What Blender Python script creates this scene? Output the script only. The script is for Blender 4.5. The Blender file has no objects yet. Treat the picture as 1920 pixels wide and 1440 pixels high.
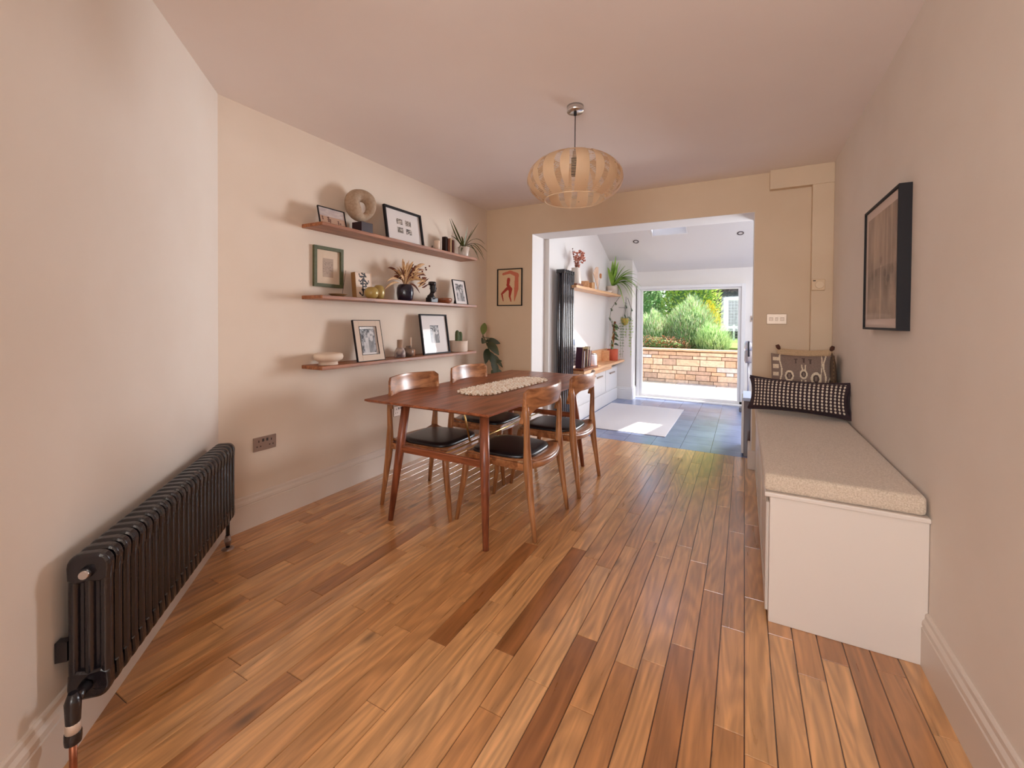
import bpy, bmesh, math, random
from mathutils import Vector, Matrix, Euler
random.seed(7)
S = bpy.context.scene
COL = S.collection
PI = math.pi

# ------------------------------------------------------------------ camera
cam_data = bpy.data.cameras.new('camera'); cam = bpy.data.objects.new('camera', cam_data); COL.objects.link(cam)
cam_data.sensor_width = 36; cam_data.lens = 808.8 * 36 / 1920; cam_data.shift_y = -(720 - 612.94) / 1920
cam_data.clip_start = 0.02; cam_data.clip_end = 300
Rm = Matrix.Rotation(0.49444296, 3, 'Z') @ Matrix.Rotation(-0.01356685, 3, 'X') @ Matrix.Rotation(-0.00732658, 3, 'Y')
Rc = Rm @ Matrix(((1, 0, 0), (0, 0, -1), (0, 1, 0)))      # blender camera: x right, y up, -z forward
cam.matrix_world = Matrix.Translation((0, 0, 1.27)) @ Rc.to_4x4()
S.camera = cam

# ------------------------------------------------------------------ light, exposure
S.view_settings.view_transform = 'Standard'; S.view_settings.look = 'None'
S.view_settings.exposure = 0.37; S.view_settings.gamma = 1.0; S.view_settings.use_curve_mapping = False
S.cycles.max_bounces = 10; S.cycles.diffuse_bounces = 6; S.cycles.glossy_bounces = 4
S.cycles.transmission_bounces = 6; S.cycles.transparent_max_bounces = 16
S.cycles.sample_clamp_indirect = 6; S.cycles.use_denoising = True
SUN_DIR = Vector((-0.4875, -0.306, -1.0)).normalized()     # direction the light travels
world = bpy.data.worlds.new('world'); S.world = world; world.use_nodes = True
wn = world.node_tree.nodes; wl = world.node_tree.links
bg = wn['Background']; sky = wn.new('ShaderNodeTexSky'); sky.sky_type = 'NISHITA'
sky.sun_disc = False; sky.sun_elevation = math.radians(66); sky.sun_rotation = math.radians(8)
wl.new(sky.outputs[0], bg.inputs[0]); bg.inputs[1].default_value = 0.30

def lamp(name, kind, loc, direction, energy, color=(1, 1, 1), size=(1, 1), spread=None):
    l = bpy.data.lights.new(name, kind); o = bpy.data.objects.new(name, l); COL.objects.link(o)
    l.energy = energy; l.color = color; o.location = loc
    o.rotation_euler = Vector(direction).to_track_quat('-Z', 'Y').to_euler()
    if kind == 'AREA':
        l.shape = 'RECTANGLE'; l.size, l.size_y = size
        if spread: l.spread = spread
    return o
sun = lamp('sun', 'SUN', (0, 12, 8), SUN_DIR, 7.5, (1.0, 0.96, 0.9)); sun.data.angle = math.radians(0.7)
# daylight from a wide window behind the camera; four added fills without windows
lamp('daylight_rear_window', 'AREA', (-0.1, -2.35, 1.6), (0, 1, 0.5), 62, (0.88, 0.95, 1.0), (1.3, 1.4))
lamp('side_fill', 'AREA', (0.58, -1.25, 1.6), (-1, 0.35, 0.45), 20, (0.88, 0.95, 1.0), (1.5, 1.4))  # added fill at the solid right wall, brightens the diagonal and shelf walls
lamp('kitchen_side_fill', 'AREA', (3.3, 6.3, 1.7), (-1, -0.3, 0.12), 42, (1.0, 0.96, 0.95), (2.2, 1.6))  # added fill in the unseen kitchen, brightens the extension's left wall
lamp('kitchen_fill', 'AREA', (1.05, 7.40, 1.45), (-0.45, -1, 0.0), 82, (0.92, 0.95, 1.0), (1.7, 1.5), math.radians(95))  # added fill before the solid garden wall, aimed through the opening
lamp('kitchen_overhead_fill', 'AREA', (1.5, 5.7, 2.7), (0, 0.0, -1), 30, (0.86, 0.93, 1.0), (1.2, 1.0))  # added fill below the closed kitchen ceiling, no roof opening above it

# ------------------------------------------------------------------ colours and materials
def c(r, g, b):
    f = lambda v: (v / 255 / 12.92) if v / 255 <= 0.04045 else ((v / 255 + 0.055) / 1.055) ** 2.4
    return (f(r), f(g), f(b), 1)
MATS = {}
def mat(name, col, rough=0.6, metal=0.0, col2=None, scale=20, stretch=(1, 1, 1), bump=0.0, coat=0.0, spec=0.5, sheen=0.0, bscale=None, detail=4):
    if name in MATS: return MATS[name]
    m = bpy.data.materials.new(name); m.use_nodes = True; MATS[name] = m
    n = m.node_tree.nodes; l = m.node_tree.links; p = n['Principled BSDF']
    p.inputs['Base Color'].default_value = col; p.inputs['Roughness'].default_value = rough
    p.inputs['Metallic'].default_value = metal; p.inputs['Specular IOR Level'].default_value = spec
    p.inputs['Coat Weight'].default_value = coat; p.inputs['Sheen Weight'].default_value = sheen
    tc = n.new('ShaderNodeTexCoord'); mp = n.new('ShaderNodeMapping'); mp.inputs['Scale'].default_value = stretch
    l.new(tc.outputs['Object'], mp.inputs[0])
    nz = n.new('ShaderNodeTexNoise'); nz.inputs['Scale'].default_value = scale; nz.inputs['Detail'].default_value = detail
    l.new(mp.outputs[0], nz.inputs[0])
    if col2:
        mx = n.new('ShaderNodeMix'); mx.data_type = 'RGBA'
        mx.inputs[6].default_value = col; mx.inputs[7].default_value = col2
        mr = n.new('ShaderNodeMapRange'); mr.inputs[1].default_value = 0.35; mr.inputs[2].default_value = 0.65
        l.new(nz.outputs[0], mr.inputs[0]); l.new(mr.outputs[0], mx.inputs[0]); l.new(mx.outputs[2], p.inputs['Base Color'])
    if bump:
        b = n.new('ShaderNodeBump'); b.inputs['Strength'].default_value = bump; b.inputs['Distance'].default_value = 0.004
        if bscale:
            n2 = n.new('ShaderNodeTexNoise'); n2.inputs['Scale'].default_value = bscale; l.new(mp.outputs[0], n2.inputs[0]); l.new(n2.outputs[0], b.inputs['Height'])
        else: l.new(nz.outputs[0], b.inputs['Height'])
        l.new(b.outputs[0], p.inputs['Normal'])
    return m
def attr_mat(name, rough=0.6, coat=0.0, grain=None, bump=0.0, spec=0.5, transl=0.0):
    """colour from the mesh's own 'Col' attribute"""
    if name in MATS: return MATS[name]
    m = bpy.data.materials.new(name); m.use_nodes = True; MATS[name] = m
    n = m.node_tree.nodes; l = m.node_tree.links; p = n['Principled BSDF']
    a = n.new('ShaderNodeAttribute'); a.attribute_name = 'Col'
    p.inputs['Roughness'].default_value = rough; p.inputs['Coat Weight'].default_value = coat; p.inputs['Specular IOR Level'].default_value = spec
    out = a.outputs['Color']
    if grain:
        sc, stretch, lo, hi = grain
        tc = n.new('ShaderNodeTexCoord'); mp = n.new('ShaderNodeMapping'); mp.inputs['Scale'].default_value = stretch
        l.new(tc.outputs['Object'], mp.inputs[0]); nz = n.new('ShaderNodeTexNoise'); nz.inputs['Scale'].default_value = sc; nz.inputs['Detail'].default_value = 6
        l.new(mp.outputs[0], nz.inputs[0]); mr = n.new('ShaderNodeMapRange'); mr.inputs[1].default_value = .3; mr.inputs[2].default_value = .7
        mr.inputs[3].default_value = lo; mr.inputs[4].default_value = hi; l.new(nz.outputs[0], mr.inputs[0])
        mx = n.new('ShaderNodeMix'); mx.data_type = 'RGBA'; mx.blend_type = 'MULTIPLY'; mx.inputs[0].default_value = 1
        l.new(out, mx.inputs[6]); l.new(mr.outputs[0], mx.inputs[7]); out = mx.outputs[2]
        if bump:
            b = n.new('ShaderNodeBump'); b.inputs['Strength'].default_value = bump; b.inputs['Distance'].default_value = 0.004
            l.new(nz.outputs[0], b.inputs['Height']); l.new(b.outputs[0], p.inputs['Normal'])
    l.new(out, p.inputs['Base Color'])
    if transl:
        tr = n.new('ShaderNodeBsdfTranslucent'); l.new(out, tr.inputs[0]); mxs = n.new('ShaderNodeMixShader'); mxs.inputs[0].default_value = transl
        l.new(p.outputs[0], mxs.inputs[1]); l.new(tr.outputs[0], mxs.inputs[2]); l.new(mxs.outputs[0], n['Material Output'].inputs[0])
    return m
def wood(name, dark, light, axis='X', rough=0.42, scale=6, coat=0.15, ring=1.0):
    """straight-grained wood, grain running along one object axis"""
    if name in MATS: return MATS[name]
    m = bpy.data.materials.new(name); m.use_nodes = True; MATS[name] = m
    n = m.node_tree.nodes; l = m.node_tree.links; p = n['Principled BSDF']
    p.inputs['Roughness'].default_value = rough; p.inputs['Coat Weight'].default_value = coat; p.inputs['Coat Roughness'].default_value = 0.25
    st = {'X': (0.7, 9, 9), 'Y': (9, 0.7, 9), 'Z': (9, 9, 0.7)}[axis]
    tc = n.new('ShaderNodeTexCoord'); mp = n.new('ShaderNodeMapping'); mp.inputs['Scale'].default_value = st
    oi = n.new('ShaderNodeObjectInfo'); ad = n.new('ShaderNodeVectorMath'); ad.operation = 'ADD'
    l.new(tc.outputs['Object'], ad.inputs[0]); l.new(oi.outputs['Random'], ad.inputs[1]); l.new(ad.outputs[0], mp.inputs[0])
    nz = n.new('ShaderNodeTexNoise'); nz.inputs['Scale'].default_value = scale; nz.inputs['Detail'].default_value = 7; nz.inputs['Distortion'].default_value = 0.6 * ring
    l.new(mp.outputs[0], nz.inputs[0])
    cr = n.new('ShaderNodeValToRGB'); cr.color_ramp.elements[0].position = 0.33; cr.color_ramp.elements[1].position = 0.68
    cr.color_ramp.elements[0].color = dark; cr.color_ramp.elements[1].color = light
    l.new(nz.outputs[0], cr.inputs[0]); l.new(cr.outputs[0], p.inputs['Base Color'])
    b = n.new('ShaderNodeBump'); b.inputs['Strength'].default_value = 0.12; b.inputs['Distance'].default_value = 0.002
    l.new(nz.outputs[0], b.inputs['Height']); l.new(b.outputs[0], p.inputs['Normal'])
    return m
def glass_pane(name='clear_glass', tint=(1, 1, 1, 1), refl=1.0):
    if name in MATS: return MATS[name]
    m = bpy.data.materials.new(name); m.use_nodes = True; MATS[name] = m
    n = m.node_tree.nodes; l = m.node_tree.links; n.remove(n['Principled BSDF'])
    t = n.new('ShaderNodeBsdfTransparent'); t.inputs[0].default_value = tint
    g = n.new('ShaderNodeBsdfGlossy'); g.inputs['Roughness'].default_value = 0.03
    fr = n.new('ShaderNodeLayerWeight'); fr.inputs[0].default_value = 0.5
    pw = n.new('ShaderNodeMath'); pw.operation = 'POWER'; pw.inputs[1].default_value = 4.5; l.new(fr.outputs['Facing'], pw.inputs[0])
    k = n.new('ShaderNodeMath'); k.operation = 'MULTIPLY_ADD'; k.inputs[1].default_value = .9 * refl; k.inputs[2].default_value = .04 * refl; l.new(pw.outputs[0], k.inputs[0])
    mx = n.new('ShaderNodeMixShader'); l.new(k.outputs[0], mx.inputs[0]); l.new(t.outputs[0], mx.inputs[1]); l.new(g.outputs[0], mx.inputs[2])
    l.new(mx.outputs[0], n['Material Output'].inputs[0])
    return m

WALL = mat('cream_wall_paint', c(230, 219, 208), 0.75, col2=c(227, 215, 203), scale=3, bump=0.04, bscale=300)
SHELFWALL = mat('warm_cream_wall_paint', c(229, 213, 196), 0.75, col2=c(226, 209, 191), scale=3, bump=0.04, bscale=300)
FARWALL = mat('sand_wall_paint', c(223, 199, 170), 0.75, col2=c(220, 195, 165), scale=3, bump=0.04, bscale=300)
CEIL = mat('ceiling_paint', c(240, 229, 222), 0.85, col2=c(238, 226, 219), scale=2)
SKIRT = mat('skirting_paint', c(222, 208, 195), 0.4)
WHITE = mat('white_wall_paint', c(226, 221, 217), 0.75)
WHITEGLOSS = mat('white_gloss_paint', c(228, 226, 226), 0.35)
BLACK = mat('black_frame_paint', c(26, 20, 23), 0.6, spec=.3)
IRON = mat('anthracite_iron_paint', c(23, 20, 25), 0.23, col2=c(30, 26, 32), scale=60, bump=0.2, bscale=160, spec=0.7)
CHROME = mat('brushed_chrome', c(215, 212, 210), 0.22, 1.0)
DULLMETAL = mat('brushed_nickel', c(165, 150, 142), 0.35, 1.0)
BRASS = mat('brass', c(214, 178, 116), 0.28, 1.0)
COPPER = mat('copper_pipe', c(178, 112, 82), 0.4, 0.8, col2=c(150, 92, 66), scale=30)
WALNUT_Y = wood('walnut_along', c(116, 60, 34), c(176, 104, 66), 'Y', 0.36, 4)
WALNUT_X = wood('walnut_across', c(112, 56, 32), c(168, 96, 60), 'X', 0.36, 5)
WALNUT_Z = wood('walnut_upright', c(106, 52, 32), c(160, 90, 58), 'Z', 0.36, 5)
CHAIR_Z = wood('chair_wood_upright', c(130, 78, 44), c(192, 132, 84), 'Z', 0.34, 5)
CHAIR_Y = wood('chair_wood_across', c(128, 76, 44), c(190, 128, 82), 'Y', 0.32, 3, 0.25, 1.2)
SHELFWOOD = wood('oiled_shelf_wood', c(122, 70, 42), c(182, 116, 76), 'Y', 0.5, 5)
PALEWOOD = wood('pale_beech', c(214, 158, 112), c(236, 188, 142), 'Y', 0.45, 4)
LEATHER = mat('black_leather', c(28, 25, 28), 0.32, bump=0.15, bscale=240, spec=0.6)

# ------------------------------------------------------------------ mesh builder
class MB:
    def __init__(s): s.v = []; s.f = []; s.sm = []; s.col = []; s.cur = None
    def add(s, vs, fs, smooth=False):
        o = len(s.v); s.v += [tuple(v) for v in vs]
        for f in fs: s.f.append(tuple(i + o for i in f)); s.sm.append(smooth); s.col.append(s.cur)
        return s
    def box(s, x0, x1, y0, y1, z0, z1):
        vs = [(x, y, z) for x in (x0, x1) for y in (y0, y1) for z in (z0, z1)]
        return s.add(vs, [(0, 1, 3, 2), (4, 6, 7, 5), (0, 4, 5, 1), (2, 3, 7, 6), (0, 2, 6, 4), (1, 5, 7, 3)])
    def obox(s, cen, ax, ay, az):
        """oriented box from half-axis vectors"""
        C = Vector(cen); a, b, d = Vector(ax), Vector(ay), Vector(az)
        vs = [C + i * a + j * b + k * d for i in (-1, 1) for j in (-1, 1) for k in (-1, 1)]
        return s.add(vs, [(0, 1, 3, 2), (4, 6, 7, 5), (0, 4, 5, 1), (2, 3, 7, 6), (0, 2, 6, 4), (1, 5, 7, 3)])
    def tube(s, pts, rad, seg=10, cap=True, smooth=True, flat=(1, 1), up=None):
        """sweep a round or oval section along pts"""
        P = [Vector(p) for p in pts]; n = len(P); R = rad if isinstance(rad, (list, tuple)) else [rad] * n
        vs = []; prev = None
        for i in range(n):
            t = (P[min(i + 1, n - 1)] - P[max(i - 1, 0)]).normalized()
            if prev is None:
                a = Vector(up) if up else (Vector((0, 0, 1)) if abs(t.z) < 0.9 else Vector((0, 1, 0)))
            else: a = prev
            a = (a - t * a.dot(t)).normalized(); b = t.cross(a); prev = a
            for k in range(seg):
                th = 2 * PI * k / seg
                vs.append(P[i] + R[i] * (math.cos(th) * flat[0] * a + math.sin(th) * flat[1] * b))
        fs = [(i * seg + k, i * seg + (k + 1) % seg, (i + 1) * seg + (k + 1) % seg, (i + 1) * seg + k) for i in range(n - 1) for k in range(seg)]
        s.add(vs, fs, smooth)
        if cap:
            o = len(s.v) - len(vs)
            s.f.append(tuple(o + k for k in reversed(range(seg)))); s.sm.append(False); s.col.append(s.cur)
            s.f.append(tuple(o + (n - 1) * seg + k for k in range(seg))); s.sm.append(False); s.col.append(s.cur)
        return s
    def lathe(s, prof, cen=(0, 0, 0), seg=28, smooth=True, wob=None):
        cx, cy, cz = cen; vs = []
        for (r, z) in prof:
            for k in range(seg):
                th = 2 * PI * k / seg; q = r * (wob(th, z) if wob else 1)
                vs.append((cx + q * math.cos(th), cy + q * math.sin(th), cz + z))
        n = len(prof)
        return s.add(vs, [(i * seg + k, i * seg + (k + 1) % seg, (i + 1) * seg + (k + 1) % seg, (i + 1) * seg + k) for i in range(n - 1) for k in range(seg)], smooth)
    def prism(s, poly, z0, z1):
        n = len(poly); vs = [(x, y, z0) for x, y in poly] + [(x, y, z1) for x, y in poly]
        return s.add(vs, [tuple(reversed(range(n))), tuple(range(n, 2 * n))] + [(i, (i + 1) % n, n + (i + 1) % n, n + i) for i in range(n)])
    def ball(s, cen, r, seg=12, rings=8, sc=(1, 1, 1)):
        prof = [(max(1e-4, math.sin(PI * i / rings)), -math.cos(PI * i / rings)) for i in range(rings + 1)]
        vs = []
        for (a, z) in prof:
            for k in range(seg): vs.append((cen[0] + r * sc[0] * a * math.cos(2 * PI * k / seg), cen[1] + r * sc[1] * a * math.sin(2 * PI * k / seg), cen[2] + r * sc[2] * z))
        return s.add(vs, [(i * seg + k, i * seg + (k + 1) % seg, (i + 1) * seg + (k + 1) % seg, (i + 1) * seg + k) for i in range(rings) for k in range(seg)], True)
    def ribbon(s, pts, widths, side, fold=0.0):
        """leaf blade: pts along the spine, a side vector, V-folded"""
        vs = []; n = len(pts)
        for p, w in zip(pts, widths):
            p = Vector(p); sd = Vector(side)
            vs += [p - sd * w + Vector((0, 0, fold * w)), p, p + sd * w + Vector((0, 0, fold * w))]
        fs = []
        for i in range(n - 1):
            a = 3 * i; fs += [(a, a + 1, a + 4, a + 3), (a + 1, a + 2, a + 5, a + 4)]
        return s.add(vs, fs, True)
    def build(s, name, m, parent=None, bevel=0.0, bseg=2, sub=0, solid=0.0, xf=None, local=None):
        """link as one mesh object; local moves the origin there"""
        me = bpy.data.meshes.new(name); V_ = s.v
        if xf is not None: V_ = [tuple(xf @ Vector(v)) for v in V_]
        if local is not None: V_ = [tuple(Vector(v) - Vector(local)) for v in V_]
        me.from_pydata(V_, [], s.f); me.update()
        for p, sm in zip(me.polygons, s.sm): p.use_smooth = sm
        if any(x is not None for x in s.col):
            ca = me.color_attributes.new('Col', 'FLOAT_COLOR', 'CORNER')
            for p, cc in zip(me.polygons, s.col):
                cc = cc or (1, 1, 1, 1)
                for li in p.loop_indices: ca.data[li].color = cc
        bm = bmesh.new(); bm.from_mesh(me); bmesh.ops.recalc_face_normals(bm, faces=bm.faces); bm.to_mesh(me); bm.free()
        o = bpy.data.objects.new(name, me); COL.objects.link(o)
        me.materials.append(m)
        if local is not None: o.location = local
        if parent: o.parent = parent
        if bevel:
            b = o.modifiers.new('bevel', 'BEVEL'); b.width = bevel; b.segments = bseg; b.limit_method = 'ANGLE'; b.angle_limit = math.radians(40)
        if solid:
            b = o.modifiers.new('solid', 'SOLIDIFY'); b.thickness = solid
        if sub:
            b = o.modifiers.new('sub', 'SUBSURF'); b.levels = sub; b.render_levels = sub
        return o

def struct(o): o['kind'] = 'structure'; return o
def tag(o, label, cat, group=None, kind=None):
    o['label'] = label; o['category'] = cat
    if group: o['group'] = group
    if kind: o['kind'] = kind
    return o
def thing(name, label, cat, loc=(0, 0, 0), rz=0, group=None):
    o = bpy.data.objects.new(name, None); COL.objects.link(o); o.location = loc; o.rotation_euler = (0, 0, rz)
    o.empty_display_size = 0.05
    return tag(o, label, cat, group)
def dup(root, loc, rz, label, group=None):
    r = root.copy(); COL.objects.link(r); r.location = loc; r.rotation_euler = (0, 0, rz); r['label'] = label
    if group: r['group'] = group
    for ch in list(root.children):
        k = ch.copy(); COL.objects.link(k); k.parent = r
        for g in list(ch.children):
            q = g.copy(); COL.objects.link(q); q.parent = k
    return r

# ------------------------------------------------------------------ room numbers (metres)
XW, XR, YF, YB, ZC = -2.645, 0.612, 4.27, 4.605, 2.545     # shelf wall, right wall, far wall face/back, ceiling
OX0, OX1, OZ = -2.06, 0.066, 2.225                         # opening
SK = 0.02                                                  # skirting thickness
DA = Vector((-1.729, 0.483, 0)); DD = Vector((-0.718, 0.696, 0)); DN = Vector((0.696, 0.718, 0))   # diagonal wall face
def dg(s, k, z=0):                                         # point on the diagonal wall: along, out of the skirting face, up
    p = DA + DN * 0.02 + DD * s + DN * k; return Vector((p.x, p.y, z))
CORN = Vector((XW, 1.371, 0)); DEND = DA - DD * 1.25
# ------------------------------------------------------------------ floor of planks
def plank_floor():
    m = bpy.data.materials.new('oak_plank_floor'); m.use_nodes = True
    n = m.node_tree.nodes; l = m.node_tree.links; p = n['Principled BSDF']
    a = n.new('ShaderNodeAttribute'); a.attribute_name = 'Col'; sep = n.new('ShaderNodeSeparateColor'); l.new(a.outputs['Color'], sep.inputs[0])
    tc = n.new('ShaderNodeTexCoord'); off = n.new('ShaderNodeCombineXYZ')
    for i, k in ((0, 31.0), (1, 57.0)):
        q = n.new('ShaderNodeMath'); q.operation = 'MULTIPLY'; q.inputs[1].default_value = k; l.new(sep.outputs[1], q.inputs[0]); l.new(q.outputs[0], off.inputs[i])
    ad = n.new('ShaderNodeVectorMath'); ad.operation = 'ADD'; l.new(tc.outputs['Object'], ad.inputs[0]); l.new(off.outputs[0], ad.inputs[1])
    mp = n.new('ShaderNodeMapping'); mp.inputs['Scale'].default_value = (11, 0.9, 1); l.new(ad.outputs[0], mp.inputs[0])
    nz = n.new('ShaderNodeTexNoise'); nz.inputs['Scale'].default_value = 2.6; nz.inputs['Detail'].default_value = 7; nz.inputs['Distortion'].default_value = 1.3
    l.new(mp.outputs[0], nz.inputs[0])
    # cathedral rings from distorted waves
    mp2 = n.new('ShaderNodeMapping'); mp2.inputs['Scale'].default_value = (6.5, 0.8, 1); l.new(ad.outputs[0], mp2.inputs[0])
    wv = n.new('ShaderNodeTexNoise'); wv.inputs['Scale'].default_value = 1.0; wv.inputs['Detail'].default_value = 1.0; l.new(mp2.outputs[0], wv.inputs[0])
    mm = n.new('ShaderNodeMath'); mm.operation = 'MULTIPLY'; mm.inputs[1].default_value = 75; l.new(wv.outputs[0], mm.inputs[0])
    sn = n.new('ShaderNodeMath'); sn.operation = 'SINE'; l.new(mm.outputs[0], sn.inputs[0])
    cr = n.new('ShaderNodeValToRGB'); e = cr.color_ramp.elements
    e[0].position = 0.0; e[0].color = c(66, 40, 24); e[1].position = 1.0; e[1].color = c(230, 180, 130)
    x = e.new(0.12); x.color = c(168, 108, 60)
    x = e.new(0.35); x.color = c(202, 142, 88); x = e.new(0.7); x.color = c(220, 164, 108)
    l.new(sep.outputs[0], cr.inputs[0])
    mr = n.new('ShaderNodeMapRange'); mr.inputs[1].default_value = .3; mr.inputs[2].default_value = .7; mr.inputs[3].default_value = .70; mr.inputs[4].default_value = 1.16
    l.new(nz.outputs[0], mr.inputs[0])
    mr2 = n.new('ShaderNodeMapRange'); mr2.inputs[1].default_value = -1; mr2.inputs[2].default_value = 1; mr2.inputs[3].default_value = .84; mr2.inputs[4].default_value = 1.06
    l.new(sn.outputs[0], mr2.inputs[0])
    mu = n.new('ShaderNodeMath'); mu.operation = 'MULTIPLY'; l.new(mr.outputs[0], mu.inputs[0]); l.new(mr2.outputs[0], mu.inputs[1])
    mx = n.new('ShaderNodeMix'); mx.data_type = 'RGBA'; mx.blend_type = 'MULTIPLY'; mx.inputs[0].default_value = 1
    l.new(cr.outputs[0], mx.inputs[6]); l.new(mu.outputs[0], mx.inputs[7])
    # knots
    mp3 = n.new('ShaderNodeMapping'); mp3.inputs['Scale'].default_value = (3.4, 1.5, 1); l.new(ad.outputs[0], mp3.inputs[0])
    vo = n.new('ShaderNodeTexVoronoi'); vo.inputs['Scale'].default_value = 1.0; l.new(mp3.outputs[0], vo.inputs[0])
    kr = n.new('ShaderNodeMapRange'); kr.inputs[1].default_value = 0.02; kr.inputs[2].default_value = 0.10; kr.inputs[3].default_value = 0.45; kr.inputs[4].default_value = 1.0
    l.new(vo.outputs['Distance'], kr.inputs[0])
    mk = n.new('ShaderNodeMix'); mk.data_type = 'RGBA'; mk.blend_type = 'MULTIPLY'; mk.inputs[0].default_value = 1
    l.new(mx.outputs[2], mk.inputs[6]); l.new(kr.outputs[0], mk.inputs[7])
    l.new(mk.outputs[2], p.inputs['Base Color'])
    rr = n.new('ShaderNodeMapRange'); rr.inputs[1].default_value = .3; rr.inputs[2].default_value = .7; rr.inputs[3].default_value = .27; rr.inputs[4].default_value = .36
    l.new(nz.outputs[0], rr.inputs[0]); l.new(rr.outputs[0], p.inputs['Roughness'])
    p.inputs['Specular IOR Level'].default_value = 0.5; p.inputs['Coat Weight'].default_value = 0.85; p.inputs['Coat Roughness'].default_value = 0.17
    b = n.new('ShaderNodeBump'); b.inputs['Strength'].default_value = 0.1; b.inputs['Distance'].default_value = 0.002; l.new(nz.outputs[0], b.inputs['Height']); l.new(b.outputs[0], p.inputs['Normal'])
    B = MB(); rnd = random.Random(11); w = 0.0855; x = XW + 0.01
    while x < XR:
        x2 = min(x + w, XR + 0.02); y = -2.5 - rnd.random() * 0.6
        while y < YB:
            L = rnd.choice((0.35, 0.5, 0.6, 0.75, 0.9, 1.1)) * (0.85 + 0.3 * rnd.random()); y2 = min(y + L, YB)
            t = .22 + .68 * rnd.betavariate(2.0, 2.0)
            if rnd.random() < 0.08: t *= 0.35
            B.cur = (t, rnd.random(), 0.0, 1); g = 0.0011; bv = 0.0013
            a = [(x + g, y + g, -0.003), (x2 - g, y + g, -0.003), (x2 - g, y2 - g, -0.003), (x + g, y2 - g, -0.003)]
            bb = [(x + g + bv, y + g + bv, 0), (x2 - g - bv, y + g + bv, 0), (x2 - g - bv, y2 - g - bv, 0), (x + g + bv, y2 - g - bv, 0)]
            B.add(a + bb, [(4, 5, 6, 7), (0, 1, 5, 4), (1, 2, 6, 5), (2, 3, 7, 6), (3, 0, 4, 7)])
            y = y2
        x = x2
    B.cur = (0.0, 0.5, 0, 1); B.box(XW, XR + 0.02, -2.6, YB, -0.06, -0.003)
    return struct(B.build('floor', m))
plank_floor()
def tile_floor():
    B = MB(); rnd = random.Random(5); m = attr_mat('slate_tile', 0.22, 0.1, (5, (1, 1, 1), .85, 1.1), 0.1, spec=0.6)
    x = -2.24; k = 0
    while x < 3.3:
        y = YB - 0.02 - (0.09 if k % 2 else 0.0); 
        while y < 7.5:
            v = 0.9 + 0.2 * rnd.random(); q = c(128, 142, 180); B.cur = (q[0] * v, q[1] * v, q[2] * v, 1)  # blue daylight sheen mixed into the grey-blue slate colour
            y0, y1 = max(y, YB), min(y + 0.30, 7.5)
            if y1 > y0 + .01: B.box(x + .002, x + .278, y0 + .002, y1 - .002, -0.01, 0.0)
            y += 0.30
        x += 0.28; k += 1
    q = c(60, 64, 80); B.cur = q; B.box(-2.3, 3.4, YB, 7.5, -0.06, -0.0025)
    return struct(B.build('floor', m))
tile_floor()

# ------------------------------------------------------------------ walls, ceiling
struct(MB().box(XW - .12, XW, 1.30, YB, 0, ZC + .05).build('wall_left', SHELFWALL))
B = MB(); t = DN * -0.12
a0, a1 = CORN, DEND
B.add([(a0.x, a0.y, 0), (a1.x, a1.y, 0), (a1.x + t.x, a1.y + t.y, 0), (a0.x + t.x, a0.y + t.y, 0), (a0.x, a0.y, ZC + .05), (a1.x, a1.y, ZC + .05), (a1.x + t.x, a1.y + t.y, ZC + .05), (a0.x + t.x, a0.y + t.y, ZC + .05)],
      [(0, 1, 2, 3), (4, 5, 6, 7), (0, 1, 5, 4), (1, 2, 6, 5), (2, 3, 7, 6), (3, 0, 4, 7)])
struct(B.build('wall_diagonal', WALL))
struct(MB().box(DEND.x - .12, DEND.x, -2.6, DEND.y, 0, ZC + .05).build('wall_side', WALL))
struct(MB().box(XR, XR + .12, -2.6, YB, 0, ZC + .05).build('wall_right', WALL))
B = MB(); B.box(DEND.x - .1, XR + .1, -2.62, -2.5, 0, 0.7).box(DEND.x - .1, XR + .1, -2.62, -2.5, 2.4, ZC + .05).box(DEND.x - .1, DEND.x + .05, -2.62, -2.5, 0.7, 2.4)
struct(B.build('wall_rear', WALL))
B = MB(); B.box(XW, OX0, YF, YB, 0, ZC).box(OX1, XR, YF, YB, 0, ZC).box(OX0, OX1, YF, YB, OZ, ZC)
wf = struct(B.build('wall_far', FARWALL)); 
B = MB(); e = 0.004      # the white painted reveal of the opening
B.box(OX0, OX0 + e, YF + .001, YB, 0, OZ).box(OX1 - e, OX1, YF + .001, YB, 0, OZ).box(OX0, OX1, YF + .001, YB, OZ - e, OZ)
struct(B.build('trim_1', WHITE))
B = MB(); B.box(0.172, XR, 4.205, YF, 2.385, ZC).box(0.468, XR, 4.205, YF, 0, 2.385)
struct(B.build('trim_2', FARWALL, bevel=0.004))
struct(MB().box(XW - .1, XR + .1, -2.6, YB, ZC, ZC + .06).build('ceiling', CEIL))
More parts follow.
